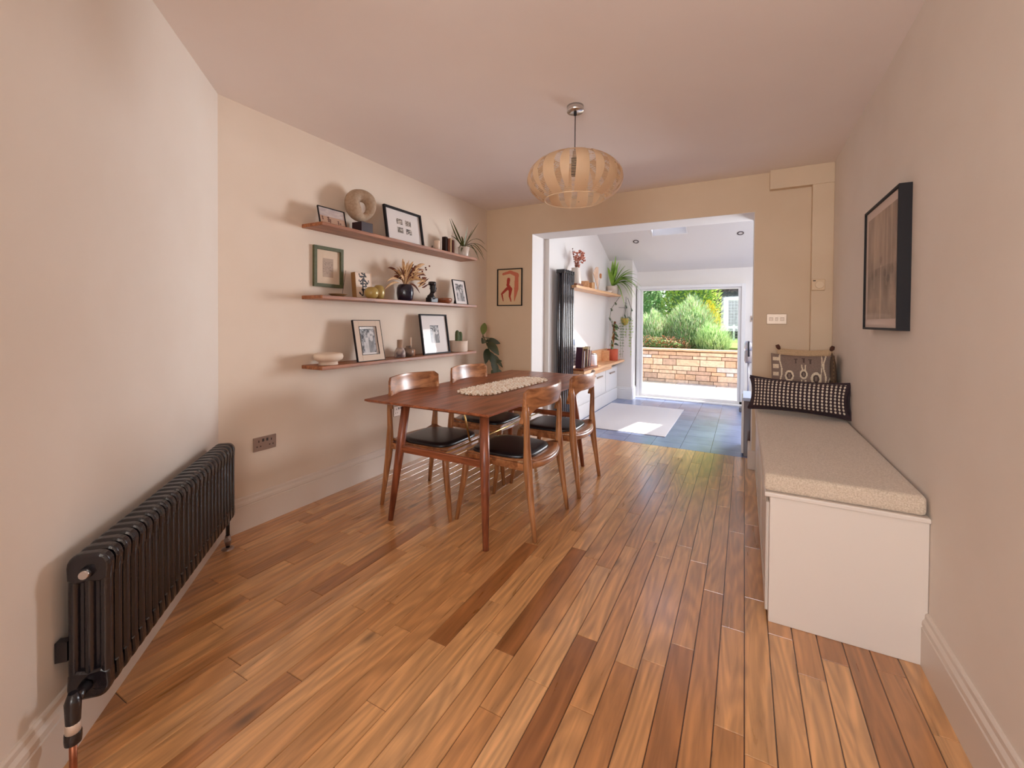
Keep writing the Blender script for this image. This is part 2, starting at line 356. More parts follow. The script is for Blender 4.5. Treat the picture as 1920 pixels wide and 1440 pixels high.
def skirting(name, pts, h=0.2, m=SKIRT, t=SK):
    """moulded skirting along a line of floor points, thickness to the left of travel"""
    prof = [(0, 0), (t, 0), (t, h * .72), (t * .8, h * .735), (t * .8, h * .75), (t * .95, h * .77), (t * .9, h * .84), (t * .55, h * .9), (t * .5, h * .97), (t * .3, h), (0, h)]
    B = MB(); P = [Vector((x, y, 0)) for x, y in pts]; n = len(P); vs = []
    for i in range(n):
        d0 = (P[i] - P[i - 1]).normalized() if i else None; d1 = (P[i + 1] - P[i]).normalized() if i < n - 1 else None
        n0 = Vector((-d0.y, d0.x, 0)) if d0 else None; n1 = Vector((-d1.y, d1.x, 0)) if d1 else None
        if n0 and n1: nn = (n0 + n1).normalized(); nn = nn / max(.2, nn.dot(n0))
        else: nn = n0 or n1
        vs += [P[i] + nn * a + Vector((0, 0, z)) for a, z in prof]
    k = len(prof)
    fs = [(i * k + j, i * k + (j + 1) % k, (i + 1) * k + (j + 1) % k, (i + 1) * k + j) for i in range(n - 1) for j in range(k)]
    fs += [tuple(range(k)), tuple((n - 1) * k + j for j in range(k))]
    B.add(vs, fs); return struct(B.build(name, m))
skirting('baseboard_left', [(XW + .3 * 0, 4.27), (XW, CORN.y), (DEND.x, DEND.y)], 0.2)
skirting('baseboard_far', [(OX0, YF), (XW, YF)], 0.2)
skirting('baseboard_right', [(XR, -2.5), (XR, 2.123)], 0.2)
B = MB(); B.box(OX1 - .028, 0.2, YF - .022, YF, 0, .165).box(OX1 - .028, OX1 - .004, YF, YB, 0, .165)
struct(B.build('baseboard_pier', SKIRT, bevel=0.006))

# ------------------------------------------------------------------ extension beyond the opening
XE, YE = -2.0, 7.5
zc = lambda y: 2.118 + .45 * (7.5 - y)
struct(MB().box(XE - .12, XE, YB, 7.8, 0, 3.6).build('wall_extension_left', WHITE))
struct(MB().box(3.4, 3.5, YB, 7.8, 0, 3.6).build('wall_extension_right', WHITE))
B = MB(); B.box(XE, -1.62, 7.13, YE + .25, 0, 2.35).box(-1.62, -1.60, YE - .02, YE + .25, 0, 1.86)
struct(B.build('wall_pier', WHITE))
B = MB(); B.box(XE, 3.5, YE, YE + .25, 1.868, 2.4).box(0.01, 3.5, YE, YE + .25, 0, 1.868).box(XE, -1.62, YE, YE + .25, 0, 1.868)
struct(B.build('wall_garden', WHITE))
B = MB(); B.box(OX1, 3.5, YB - .02, YB, 0, 3.5).box(XE, OX1, YB - .02, YB, OZ + .0, 3.5)
struct(B.build('wall_house', WHITE))
B = MB()        # sloping ceiling with two roof windows
def slab(x0, x1, y0, y1):
    B.add([(x0, y0, zc(y0)), (x1, y0, zc(y0)), (x1, y1, zc(y1)), (x0, y1, zc(y1)), (x0, y0, zc(y0) + .08), (x1, y0, zc(y0) + .08), (x1, y1, zc(y1) + .08), (x0, y1, zc(y1) + .08)],
          [(0, 1, 2, 3), (4, 5, 6, 7), (0, 1, 5, 4), (1, 2, 6, 5), (2, 3, 7, 6), (3, 0, 4, 7)])
SKX = (-1.22, -0.72); SKY = (5.95, 6.59)
slab(XE - .1, SKX[0], YB, 7.8)
slab(SKX[0], SKX[1], YB, SKY[0]); slab(SKX[0], SKX[1], SKY[1], 7.8); slab(SKX[1], 0.12, YB, 7.8)
slab(0.12, .44, 6.36, 7.8); slab(0.12, .44, YB, 5.83); slab(.44, 3.5, YB, 7.8)
struct(B.build('ceiling', WHITE))
B = MB(); 
for (x0, x1, y0, y1) in ((SKX[0], SKX[1], SKY[0], SKY[1]),):
    for (a, b_, d, f) in ((x0 + .002, x0 + .02, y0 + .02, y1 - .02), (x1 - .02, x1 - .002, y0 + .02, y1 - .02), (x0 + .002, x1 - .002, y0 + .002, y0 + .02), (x0 + .002, x1 - .002, y1 - .02, y1 - .002)):
        B.add([(a, d, zc(d) + .0), (b_, d, zc(d)), (b_, f, zc(f)), (a, f, zc(f)), (a, d, zc(d) + .2), (b_, d, zc(d) + .2), (b_, f, zc(f) + .2), (a, f, zc(f) + .2)],
              [(0, 1, 2, 3), (4, 5, 6, 7), (0, 1, 5, 4), (1, 2, 6, 5), (2, 3, 7, 6), (3, 0, 4, 7)])
w1 = struct(B.build('window_1', WHITEGLOSS))
GP = glass_pane('roof_glass', (0.97, 0.98, 1, 1), 1.0)
B = MB(); B.add([(SKX[0], SKY[0], zc(SKY[0]) + .16), (SKX[1], SKY[0], zc(SKY[0]) + .16), (SKX[1], SKY[1], zc(SKY[1]) + .16), (SKX[0], SKY[1], zc(SKY[1]) + .16)], [(0, 1, 2, 3)])
B.build('window_pane', GP, w1, solid=.006)
# garden door: frame, glass, threshold
B = MB(); B.box(-1.60, -1.555, 7.4, 7.5, 0, 1.868).box(-.045, .01, 7.4, 7.5, 0, 1.868).box(-1.555, -.045, 7.4, 7.5, 1.82, 1.868).box(-1.555, -.045, 7.4, 7.5, 0, .03)
door = struct(B.build('door_1', WHITEGLOSS, bevel=.004))
B = MB(); B.box(-1.555, -1.51, 7.43, 7.47, .03, 1.82).box(-.09, -.045, 7.43, 7.47, .03, 1.82).box(-1.51, -.09, 7.43, 7.47, 1.79, 1.82).box(-1.51, -.09, 7.43, 7.47, .03, .07)
B.build('door_sash', WHITEGLOSS, door, bevel=.003)
MB().box(-1.51, -.09, 7.448, 7.454, .07, 1.79).build('door_pane', glass_pane('door_glass', (1, 1, 1, 1), .6), door)
struct(MB().box(-1.62, .03, 7.36, 7.4, 0, .022).build('trim_3', WHITEGLOSS, bevel=.004))
skirting('baseboard_pier_end', [(-1.62, 7.5), (-1.62, 7.13), (-1.86, 7.13)], 0.2, WHITEGLOSS)
for i, (x, y, lb) in enumerate(((-1.468, 6.672, 'left'), (-0.065, 6.668, 'right'))):
    t_ = thing('ceiling_downlight', 'small round recessed ceiling downlight on the %s of the roof window' % lb, 'downlight', (x, y, zc(y)), 0, 'recessed downlights in the extension')
    t_.rotation_euler = (math.atan(-.45), 0, 0)
    MB().lathe([(.026, -.001), (.028, -.006), (.043, -.005), (.043, .002)]).build('trim_ring', mat('dark_steel', c(92, 84, 84), .3, .9), t_)
    MB().lathe([(.0005, .004), (.026, .003), (.026, -.002)]).build('lamp_face', mat('lamp_face', c(225, 215, 208), .4), t_)

# ------------------------------------------------------------------ column radiator on the diagonal wall
def radiator():
    r = thing('column_radiator', 'long black low three-column radiator standing against the angled wall', 'radiator', tuple(dg(0.5, 0.06)))
    inv = Matrix.Translation(-Vector(dg(0.5, 0.06)))
    k0, k1, z0, z1, n = 0.012, 0.112, 0.185, 0.602, 26
    pitch = 1.178 / n
    for i in range(n):
        s = -0.07 + pitch * (i + .5); B = MB(); hw = pitch * .36
        # three oval tubes in depth, joined top and bottom by rounded headers
        for kk in (k0 + .014, (k0 + k1) / 2, k1 - .014):
            pts = [dg(s, kk, z) for z in (z0 + .04, z0 + .08, z1 - .08, z1 - .035)]
            B.tube(pts, .015, 12, True, True, (hw / .015 * .97, .95), up=DD)
        B.obox(dg(s, (k0 + k1) / 2, (z0 + z1) / 2), DD * .004, DN * ((k1 - k0) / 2 - .012), Vector((0, 0, (z1 - z0) / 2 - .05)))
        for (zc_, sg) in ((z1, -1), (z0, 1)):
            out = []
            for a in range(0, 91, 18):
                out.append((k1 - .032 + .032 * math.cos(math.radians(a)), zc_ + sg * (.034 - .034 * math.sin(math.radians(a)))))
            for a in range(90, 181, 18):
                out.append((k0 + .032 + .032 * math.cos(math.radians(a)), zc_ + sg * (.034 - .034 * math.sin(math.radians(a)))))
            out += [(k0 + .002, zc_ + sg * .075), (k0 + .02, zc_ + sg * .085), ((k0 + k1) / 2, zc_ + sg * .08), (k1 - .02, zc_ + sg * .085), (k1 - .002, zc_ + sg * .075)]
            m_ = len(out); vs = []
            cx_, cz_ = (k0 + k1) / 2, zc_ + sg * .045
            for (off, sh) in ((-hw, .82), (-hw * .7, 1.0), (hw * .7, 1.0), (hw, .82)):
                for (kk, z) in out: vs.append(dg(s + off, cx_ + (kk - cx_) * (1 - (1 - sh) * .45), cz_ + (z - cz_) * sh))
            fs = [(j * m_ + q, j * m_ + (q + 1) % m_, (j + 1) * m_ + (q + 1) % m_, (j + 1) * m_ + q) for j in range(3) for q in range(m_)]
            fs += [tuple(range(m_)), tuple(3 * m_ + q for q in range(m_))]
            B.add(vs, fs, False)
        if i == 0 or i == n - 1:
            e = -1 if i == 0 else 1
            B.tube([dg(s, .062, z1 - .05), dg(s + e * (pitch * .5 + .008), .062, z1 - .05)], [.019, .015], 14)
        B.tube([dg(s - pitch / 2, .062, z1 - .05), dg(s + pitch / 2, .062, z1 - .05)], .017, 8, False)
        B.tube([dg(s - pitch / 2, .062, z0 + .05), dg(s + pitch / 2, .062, z0 + .05)], .017, 8, False)
        B.build('radiator_section', IRON, r, bevel=.003, xf=inv)
    B = MB(); s = -.07 - .012
    B.tube([dg(-.07, .062, z1 - .05), dg(-.07 - .014, .062, z1 - .05)], [.013, .011], 12)
    B.build('bleed_plug', CHROME, r, xf=inv)
    for s in (.18, .9):
        B = MB(); B.obox(dg(s, 0.0, .5), DD * .012, DN * .02, Vector((0, 0, .02))).tube([dg(s, -.02, .5), dg(s, .02, .5)], .008, 8); B.build('wall_bracket', IRON, r, xf=inv)
    B = MB(); B.obox(dg(-.045, -.002, .33), DD * .012, DN * .014, Vector((0, 0, .028))); B.build('wall_bracket', IRON, r, xf=inv)
    # valves: near end with copper pipe, far end with floor rose
    B = MB(); s = -.128
    B.tube([dg(-.075, .062, z0 + .05), dg(-.10, .062, z0 + .05), dg(s, .062, z0 + .045)], [.016, .013, .015], 12)
    B.tube([dg(s, .062, z0 + .075), dg(s, .062, z0 + .05), dg(s, .062, z0 + .0), dg(s, .062, z0 - .03)], [.010, .018, .016, .013], 14)
    v = B.build('valve', IRON, r, xf=inv)
    MB().lathe([(.0145, -.022), (.0165, -.02), (.0165, .004), (.0145, .006)], tuple(dg(s, .062, z0 - .01))).build('sleeve', mat('pale_metal', c(214, 196, 180), .4, .3), r, xf=inv)
    MB().lathe([(.0175, -.03), (.0185, -.02), (.0185, -.004), (.0175, .0)], tuple(dg(s, .062, z0 - .03))).build('collar_nut', IRON, r, xf=inv)
    MB().tube([dg(s, .062, z0 - .05), dg(s, .062, 0)], .0085, 12).build('supply_pipe', COPPER, r, xf=inv)
    B = MB(); s = 1.15
    B.tube([dg(1.1, .062, z0 + .05), dg(s, .062, z0 + .045)], [.015, .014], 12)
    B.tube([dg(s, .062, z0 + .06), dg(s, .062, .0)], .0095, 12)
    B.build('supply_pipe', IRON, r, xf=inv)
    B = MB(); B.tube([dg(s, .062, .075), dg(s, .062, .045), dg(s, .062, .02)], [.012, .017, .012], 12).tube([dg(s, .062, .05), dg(s - .03, .062, .062)], .011, 10)
    B.build('valve', DULLMETAL, r, xf=inv)
    MB().lathe([(.001, .009), (.018, .009), (.03, .004), (.031, 0)], tuple(dg(s, .062, 0)), 20).build('floor_rose', DULLMETAL, r, xf=inv)
radiator()

# ------------------------------------------------------------------ dining table
def table():
    x0, x1, y0, y1, zt, th = -2.165, -1.222, 2.005, 3.985, 0.757, 0.022
    ox, oy = -1.64, 2.82
    t = thing('dining_table', 'long walnut dining table with boat-shaped top and brass stretcher rods', 'table', (ox, oy, 0))
    L = lambda x, y, z: (x - ox, y - oy, z)
    # top: slightly bowed long sides, under-bevelled edge
    out = []; N = 16
    for i in range(N + 1):
        u = i / N; out.append((x1 + .028 * math.sin(PI * u) - .012 * u, y0 + (y1 - y0) * u))
    for i in range(N + 1):
        u = 1 - i / N; out.append((x0 - .028 * math.sin(PI * u) + .012 * u, y0 + (y1 - y0) * u))
    cx_ = (x0 + x1) / 2; cy_ = (y0 + y1) / 2; n = len(out)
    def ring(z, inset):
        return [L(cx_ + (x - cx_) * (1 - inset / .48), cy_ + (y - cy_) * (1 - inset / 1.0), z) for x, y in out]
    B = MB(); vs = ring(zt, .003) + ring(zt - .003, 0) + ring(zt - .012, 0) + ring(zt - th, .02)
    fs = [tuple(range(n)), tuple(3 * n + k for k in reversed(range(n)))]
    for j in range(3): fs += [(j * n + k, j * n + (k + 1) % n, (j + 1) * n + (k + 1) % n, (j + 1) * n + k) for k in range(n)]
    B.add(vs, fs); B.build('table_top', WALNUT_Y, t)
    zl = zt - th
    for (fx, fy, tx, ty) in ((-1.965, 2.036, -1.905, 2.11), (-1.244, 2.02, -1.315, 2.11), (-1.965, 3.61, -1.905, 3.54), (-1.236, 3.62, -1.315, 3.54)):
        MB().tube([L(tx, ty, zl), L(tx + (fx - tx) * .38, ty + (fy - ty) * .38, zl * .62), L(fx, fy, 0)], [.027, .028, .0165], 18, up=(0, 1, 0)).build('leg', WALNUT_Z, t)
    for y in (2.078, 3.555):
        MB().box(-1.93 - ox, -1.28 - ox, y - .011 - oy, y + .011 - oy, .432, .476).build('crossbar', WALNUT_X, t, bevel=.006)
    MB().tube([L(-1.605, 2.09, .455), L(-1.605, 3.545, .455)], .0055, 10).build('stretcher_rod', BRASS, t)
    for (ya, yb) in ((2.40, 2.33), (3.24, 3.31)):
        MB().tube([L(-1.605, ya, .455), L(-1.625, yb, zl)], .0065, 10).build('brace_rod', BRASS, t)
    MB().lathe([(.001, 0), (.004, 0), (.004, -.002)], L(-1.40, 2.06, .5)).build('stud', BRASS, t) if False else None
table()
def runner():
    z = 0.7575; cx_, cy_ = -1.652, 2.98; hw, hl = .158, .52
    B = MB()
    q = [c(252, 238, 220), c(246, 226, 204), c(232, 206, 180), c(255, 244, 228)]; rn = random.Random(3)
    # concentric braids of a plaited oval mat
    k = 0; off = 0.0
    while hw - off > 0.012:
        a_, l_ = hw - off, hl - off; straight = l_ - a_
        per = 4 * straight + 2 * PI * a_; m_ = int(per / .018); vs = []
        def at(s_):
            s_ = s_ % per
            if s_ < 2 * straight: return (a_, -straight + s_), (1, 0)
            s_ -= 2 * straight
            if s_ < PI * a_: th = s_ / a_; return (a_ * math.cos(th), straight + a_ * math.sin(th)), (math.cos(th), math.sin(th))
            s_ -= PI * a_
            if s_ < 2 * straight: return (-a_, straight - s_), (-1, 0)
            s_ -= 2 * straight; th = PI + s_ / a_; return (a_ * math.cos(th), -straight + a_ * math.sin(th)), (math.cos(th), math.sin(th))
        for i in range(m_):
            (x, y), (nx, ny) = at(per * i / m_); sg = 1 if (i + k) % 2 else -1
            B.cur = rn.choice(q) if not (k == 0 and i % 3 == 0) else c(176, 144, 112)
            B.ball((x - nx * .006 + nx * .003 * sg, y - ny * .006 + ny * .003 * sg, .007 + .0012 * sg), .0098, 6, 4, (1, 1, .75))
        off += .0165; k += 1
    B.cur = q[1]; B.box(-.006, .006, -(hl - hw), hl - hw, .001, .012)
    tag(B.build('table_mat', attr_mat('plaited_jute', .85), local=None), 'oval plaited cream jute mat lying on the dining table', 'table mat')
    o = bpy.data.objects['table_mat']; o.location = (cx_, cy_, z); o.rotation_euler = (0, 0, -.05)
runner()

# ------------------------------------------------------------------ dining chairs (front faces +x)
def make_chair():
    t = thing('dining_chair', 'walnut dining chair nearest the camera on the room side of the table', 'chair', (0, 0, 0), 0, 'dining chairs around the walnut table')
    zs = .435                                            # top of the wooden seat frame
    for s in (-1, 1):                                    # front legs
        MB().tube([(.215, s * .205, zs - .01), (.228, s * .212, zs - .10), (.282, s * .233, 0)], [.021, .0215, .0125], 14, True, True, (1.0, 1.1), up=(1, 0, 0)).build('leg', CHAIR_Z, t)
    for s in (-1, 1):                                    # rear legs run up into the back posts
        pts = [(-.283, s * .256, 0), (-.262, s * .250, .15), (-.234, s * .243, .34), (-.225, s * .241, .44), (-.221, s * .243, .54), (-.221, s * .25, .66), (-.217, s * .25, .735), (-.214, s * .246, .79)]
        MB().tube(pts, [.0125, .0165, .0235, .0255, .019, .0165, .018, .012], 14, True, True, (1.1, .95), up=(1, 0, 0)).build('leg', CHAIR_Z, t)
    # seat frame: side rails, front rail, deep curved rear rail
    B = MB()
    def rail(pts, hw, z0_, z1_):
        n_ = len(pts); vs = []
        for i in range(n_):
            a = Vector(pts[max(i - 1, 0)]); b = Vector(pts[min(i + 1, n_ - 1)]); d = (b - a); nn = Vector((-d.y, d.x, 0)).normalized() * hw; p = Vector(pts[i])
            vs += [p - nn + Vector((0, 0, z0_)), p + nn + Vector((0, 0, z0_)), p + nn + Vector((0, 0, z1_)), p - nn + Vector((0, 0, z1_))]
        B.add(vs, [(i * 4 + k, i * 4 + (k + 1) % 4, i * 4 + 4 + (k + 1) % 4, i * 4 + 4 + k) for i in range(n_ - 1) for k in range(4)] + [(0, 1, 2, 3), tuple(4 * n_ - 4 + k for k in range(4))])
    for s in (-1, 1): rail([(.215, s * .208, 0), (0, s * .224, 0), (-.222, s * .24, 0)], .010, zs - .042, zs)
    rail([(.214, -.205, 0), (.222, 0, 0), (.214, .205, 0)], .010, zs - .042, zs - .001)
    fr = B.build('seat_frame', CHAIR_Y, t, bevel=.004)
    N = 14; vs = []                                      # the dished wooden seat between the rails
    def seat_out(u):                                     # u -1..1 across, returns back edge x
        return -.222 - .052 * (1 - u * u)
    rows = 10
    for i in range(rows + 1):
        v = i / rows
        for j in range(N + 1):
            u = -1 + 2 * j / N; hw = .205 + (.236 - .205) * v; xb = seat_out(u); x = .225 + (xb - .225) * v
            z = zs - .004 + .028 * max(0, (abs(u) - .72) / .28) * max(0, (v - .75) / .25) - .006 * (1 - u * u) * math.sin(PI * v)
            vs.append((x, u * hw, z))
    fs = [(i * (N + 1) + j, i * (N + 1) + j + 1, (i + 1) * (N + 1) + j + 1, (i + 1) * (N + 1) + j) for i in range(rows) for j in range(N)]
    B = MB(); B.add(vs, fs, True); o = B.build('seat', CHAIR_Y, t, solid=-.012)
    # rear rail: crescent
    B = MB(); pts = [(seat_out(u) + .004, u * .236, zs - .022 + .012 * abs(u) ** 3) for u in [x / 8 for x in range(-8, 9)]]
    B.tube(pts, [.026 - .004 * (1 - abs(x / 8)) for x in range(-8, 9)], 12, True, True, (.85, .5), up=(0, 0, 1)); B.build('rear_rail', CHAIR_Y, t)
    # seat pad
    pad = []
    for k in range(48):
        th = 2 * PI * k / 48; cs, sn = math.cos(th), math.sin(th); e = .42
        x = .205 * abs(cs) ** e * (1 if cs > 0 else -1) if cs > 0 else -.215 * abs(cs) ** .8
        y = (.212 - .0 * cs) * abs(sn) ** e * (1 if sn > 0 else -1)
        pad.append((x + .012, y))
    def pr_(k, z): return [(x * k, y * k, z) for x, y in pad]
    n = 48; B = MB(); vs = pr_(.965, zs + .000) + pr_(1.0, zs + .008) + pr_(1.0, zs + .018) + pr_(.975, zs + .026) + pr_(.8, zs + .031) + pr_(.4, zs + .033)
    fs = [tuple(range(n)), tuple(5 * n + k for k in range(n))]
    for j in range(5): fs += [(j * n + k, j * n + (k + 1) % n, (j + 1) * n + (k + 1) % n, (j + 1) * n + k) for k in range(n)]
    B.add(vs, fs, True); B.build('seat_pad', LEATHER, t)
    # curved backrest flowing out of the posts
    NU, NV = 20, 6; vs = []
    for side in (0, 1):
        for i in range(NU + 1):
            u = -1 + 2 * i / NU; au = abs(u)
            zt = .880 - .004 * au; zb = .754 - .085 * max(0, (au - .60) / .40) ** 1.7 + .006 * (1 - au)
            if au > .93: zt -= .024 * ((au - .93) / .07) ** 2
            for j in range(NV + 1):
                v = j / NV; z = zb + (zt - zb) * v
                bow = -.200 - .078 * (1 - u * u) - .012 * (z - .76) / .1
                thk = .0085 + .005 * au ** 3 - .004 * v
                # belly: concave in section
                bow += -.006 * math.sin(PI * v)
                vs.append((bow + (thk if side else -thk), u * .262, z))
    M_ = (NU + 1) * (NV + 1); fs = []
    for side in (0, 1):
        o_ = side * M_
        for i in range(NU):
            for j in range(NV):
                a = o_ + i * (NV + 1) + j; fs.append((a, a + 1, a + NV + 2, a + NV + 1))
    for i in range(NU):
        for j in (0, NV):
            a = i * (NV + 1) + j; b = (i + 1) * (NV + 1) + j; fs.append((a, b, b + M_, a + M_))
    for i in (0, NU):
        for j in range(NV):
            a = i * (NV + 1) + j; fs.append((a, a + 1, a + 1 + M_, a + M_))
    B = MB(); B.add(vs, fs, True); B.build('backrest', CHAIR_Y, t, bevel=.003)
    return t
ch = make_chair(); ch.location = (-1.326, 2.487, 0); ch.rotation_euler = (0, 0, PI)
dup(ch, (-1.318, 3.20, 0), PI + .02, 'walnut dining chair on the room side of the table, the one nearer the extension')
dup(ch, (-1.902, 2.437, 0), 0, 'walnut dining chair with its back to the shelf wall, the one nearer the radiator')
dup(ch, (-1.905, 3.145, 0), -.02, 'walnut dining chair with its back to the shelf wall, the one beside the rubber plant')

# ------------------------------------------------------------------ window seat / storage bench
def bench():
    x0, x1, y0, y1 = .104, XR, 2.123, YF
    t = thing('storage_bench', 'long cream painted storage bench built along the right wall', 'bench', (.35, 3.2, 0))
    L = (-.35, -3.2, 0); T = Matrix.Translation(L)
    MB().box(x0, x1 - .001, y0, y1 - .08, 0, .536).build('body', SKIRT, t, bevel=.003, xf=T)
    B = MB(); B.box(x0 - .02, x1, y0 - .014, y1 - .07, .536, .556); B.build('lid_board', SKIRT, t, bevel=.005, xf=T)
    n = 3; w = (y1 - .1 - y0) / n
    for i in range(n):
        a = y0 + .03 + i * w; b = a + w - .03
        B = MB(); B.box(x0 - .008, x0, a, b, .03, .50)
        d = B.build('cupboard_door', SKIRT, t, bevel=.003, xf=T)
        B = MB(); B.box(x0 - .012, x0 - .0081, a, a + .06, .03, .50).box(x0 - .012, x0 - .0081, b - .06, b, .03, .50).box(x0 - .012, x0 - .0081, a + .06, b - .06, .44, .50).box(x0 - .012, x0 - .0081, a + .06, b - .06, .03, .10)
        B.build('door_frame_moulding', SKIRT, d, bevel=.002, xf=T)
bench()
def soft_box(name, x0, x1, y0, y1, z0, z1, r, m, label, cat, parent=None, crown=.01):
    """upholstered pad: rounded box with a slightly crowned top"""
    B = MB(); NX, NY = 10, 28; vs = []
    def prof(k, n, a, b):      # denser near ends
        u = k / n; return a + (b - a) * u
    bm = bmesh.new(); bmesh.ops.create_cube(bm, size=1)
    for v in bm.verts:
        v.co = Vector(((x0 + x1) / 2 + v.co.x * (x1 - x0), (y0 + y1) / 2 + v.co.y * (y1 - y0), (z0 + z1) / 2 + v.co.z * (z1 - z0)))
    bmesh.ops.bevel(bm, geom=list(bm.edges), offset=r, segments=4, affect='EDGES', profile=.6)
    me = bpy.data.meshes.new(name); 
    for v in bm.verts: v.co -= Vector(((x0 + x1) / 2, (y0 + y1) / 2, z0))
    bm.to_mesh(me); bm.free()
    for p in me.polygons: p.use_smooth = True
    me.materials.append(m); o = bpy.data.objects.new(name, me); COL.objects.link(o); o.location = ((x0 + x1) / 2, (y0 + y1) / 2, z0)
    if parent: o.parent = parent
    elif label: tag(o, label, cat)
    return o
BOUCLE = mat('oatmeal_boucle', c(222, 203, 182), .95, col2=c(198, 176, 152), scale=190, bump=.9, sheen=.3, detail=2)
soft_box('seat_cushion', .082, .603, 2.118, 4.19, .5565, .632, .022, BOUCLE, 'long oatmeal wool seat cushion lying on the storage bench', 'cushion')

def grid_fn(name, m, nx, ny, pos, colf, parent=None, smooth=True, solid=0.0):
    """a grid surface; pos(u,v)->point, colf(u,v)->colour of each cell"""
    B = MB(); vs = [pos(i / nx, j / ny) for j in range(ny + 1) for i in range(nx + 1)]
    o_ = len(B.v); B.v += [tuple(v) for v in vs]
    for j in range(ny):
        for i in range(nx):
            a = j * (nx + 1) + i; B.f.append((a, a + 1, a + nx + 2, a + nx + 1)); B.sm.append(smooth); B.col.append(colf((i + .5) / nx, (j + .5) / ny))
    return B.build(name, m, parent, solid=solid)
def pillow(name, label, loc, w, h, th, rot, colf, mt, edge=None, nx=60, ny=40, back=None, group=None, pinch=.06):
    """stuffed cushion: width along local x, height along local z, thickness along local y"""
    t = thing(name, label, 'cushion', loc, 0, group); t.rotation_euler = rot
    def pos_(sg):
        def f(u, v):
            a = 2 * u - 1; b = 2 * v - 1
            px = a * (1 - pinch * (1 - abs(b) ** 2) * .0 - pinch * (b * b) * 0 - pinch * .6 * (1 - b * b) * abs(a) ** 3)
            pz = b * (1 - pinch * 1.2 * (1 - a * a) * abs(b) ** 3)
            bulge = (max(0, 1 - abs(a) ** 2.6) ** .55) * (max(0, 1 - abs(b) ** 2.4) ** .55)
            return (px * w / 2, sg * th / 2 * bulge, h / 2 + pz * h / 2)
        return f
    grid_fn('cover_front', mt, nx, ny, pos_(-1), colf, t)
    grid_fn('cover_back', mt, 24, 16, pos_(1), back or (lambda u, v: colf(.01, .01)), t)
    if edge:
        f = pos_(1); N = 40; pts = [f(i / N, 0) for i in range(N)] + [f(1, i / N) for i in range(N)] + [f(1 - i / N, 1) for i in range(N)] + [f(0, 1 - i / N) for i in range(N)]
        pts.append(pts[0]); MB().tube(pts, .0075, 6, False).build('piping', edge, t)
    return t
DARKKNIT = mat('dark_plum_yarn', c(62, 44, 48), .95, bump=.6, scale=200)
def knit(u, v):
    if u < .03 or u > .955 or v < .08 or v > .94: return c(60, 42, 46)
    U = u * 25; V = v * 11; fu = U % 1; fv = V % 1
    return c(222, 206, 186) if (fu - .5) ** 2 / .1 + (fv - .5) ** 2 / .13 < 1 else c(58, 40, 44)
pillow('lumbar_cushion', 'long dark plum knitted cushion with cream dots lying across the bench', (.325, 3.53, .648), .60, .235, .19, (-.22, 0, -.20), knit, attr_mat('knit_yarn', .95, 0, (150, (1, 1, 1), .8, 1.15), .8), DARKKNIT, 25 * 8, 11 * 8, pinch=.14)
def pict(u, v):                                        # brown and cream folk pattern
    base = c(138, 116, 104); cream = c(226, 206, 178); dk = c(92, 74, 66)
    x = u; y = v
    if abs((x - .16) - .02 * math.sin(y * 12)) < .012 or abs((x - .84) - .02 * math.sin(y * 14)) < .012 or abs(x - .79 - .01 * math.sin(9 * y)) < .008: return cream
    for (cx_, cy_, r) in ((.30, .58, .07), (.52, .62, .06), (.71, .55, .08)):
        dx, dy = (x - cx_) / r, (y - cy_) / (r * 1.5)
        if dx * dx + dy * dy < 1 and not (abs(dx) < .22 and abs(dy) < .35): return cream if (dx * dx + dy * dy > .38 or abs(dx) < .0) else dk
    if abs(x - .52) < .05 and .3 < y < .52 and (abs(abs(x - .52) - .03) < .012): return cream
    if .47 < x < .57 and .70 < y < .80 and abs(abs(x - .52) - (.02 + .1 * (y - .70))) < .01: return cream
    for (cx_, cy_) in ((.40, .86), (.52, .88), (.62, .86)):
        if abs(x - cx_) < .012 and abs(y - cy_) < .04 or (abs(y - cy_ - .05) < .01 and abs(x - cx_) < .03): return dk
    if x < .13 and (int(y * 14) % 2 == 0) and .03 < x: return cream
    if x > .87 and ((x - .93) ** 2 / .0012 + (y - .45) ** 2 / .02 < 1): return dk if ((x - .93) ** 2 / .0006 + (y - .45) ** 2 / .01 < 1) else cream
    return base
FABR = attr_mat('woven_fabric', .95, 0, (120, (1, 1, 1), .85, 1.12), .5)
pillow('patterned_cushion', 'square taupe cushion with cream folk figures standing behind the dotted cushion', (.38, 3.84, .640), .40, .40, .15, (-.12, 0, -.05), pict, FABR, None, 110, 100)
pillow('tasselled_cushion', 'cream cushion with brown corner tassels standing furthest back on the bench', (.42, 4.085, .636), .37, .435, .12, (-.06, 0, -.03), lambda u, v: c(204, 172, 136), FABR, None, 30, 30)
tc_ = bpy.data.objects['tasselled_cushion']
for sx in (-1, 1):
    MB().tube([(sx * .165, 0, .415), (sx * .178, 0, .44), (sx * .186, 0, .458)], [.008, .016, .012], 8).build('tassel', mat('brown_wool', c(96, 58, 44), .95, bump=.5, scale=200), tc_)
pillow('mustard_cushion', 'speckled brown cushion wedged against the right wall behind the patterned one', (.578, 3.90, .636), .22, .42, .05, (-.02, 0, PI / 2 - .12), lambda u, v: c(128, 100, 74) if (int(u * 24) + int(v * 30)) % 2 else c(98, 76, 58), FABR, None, 24, 30)

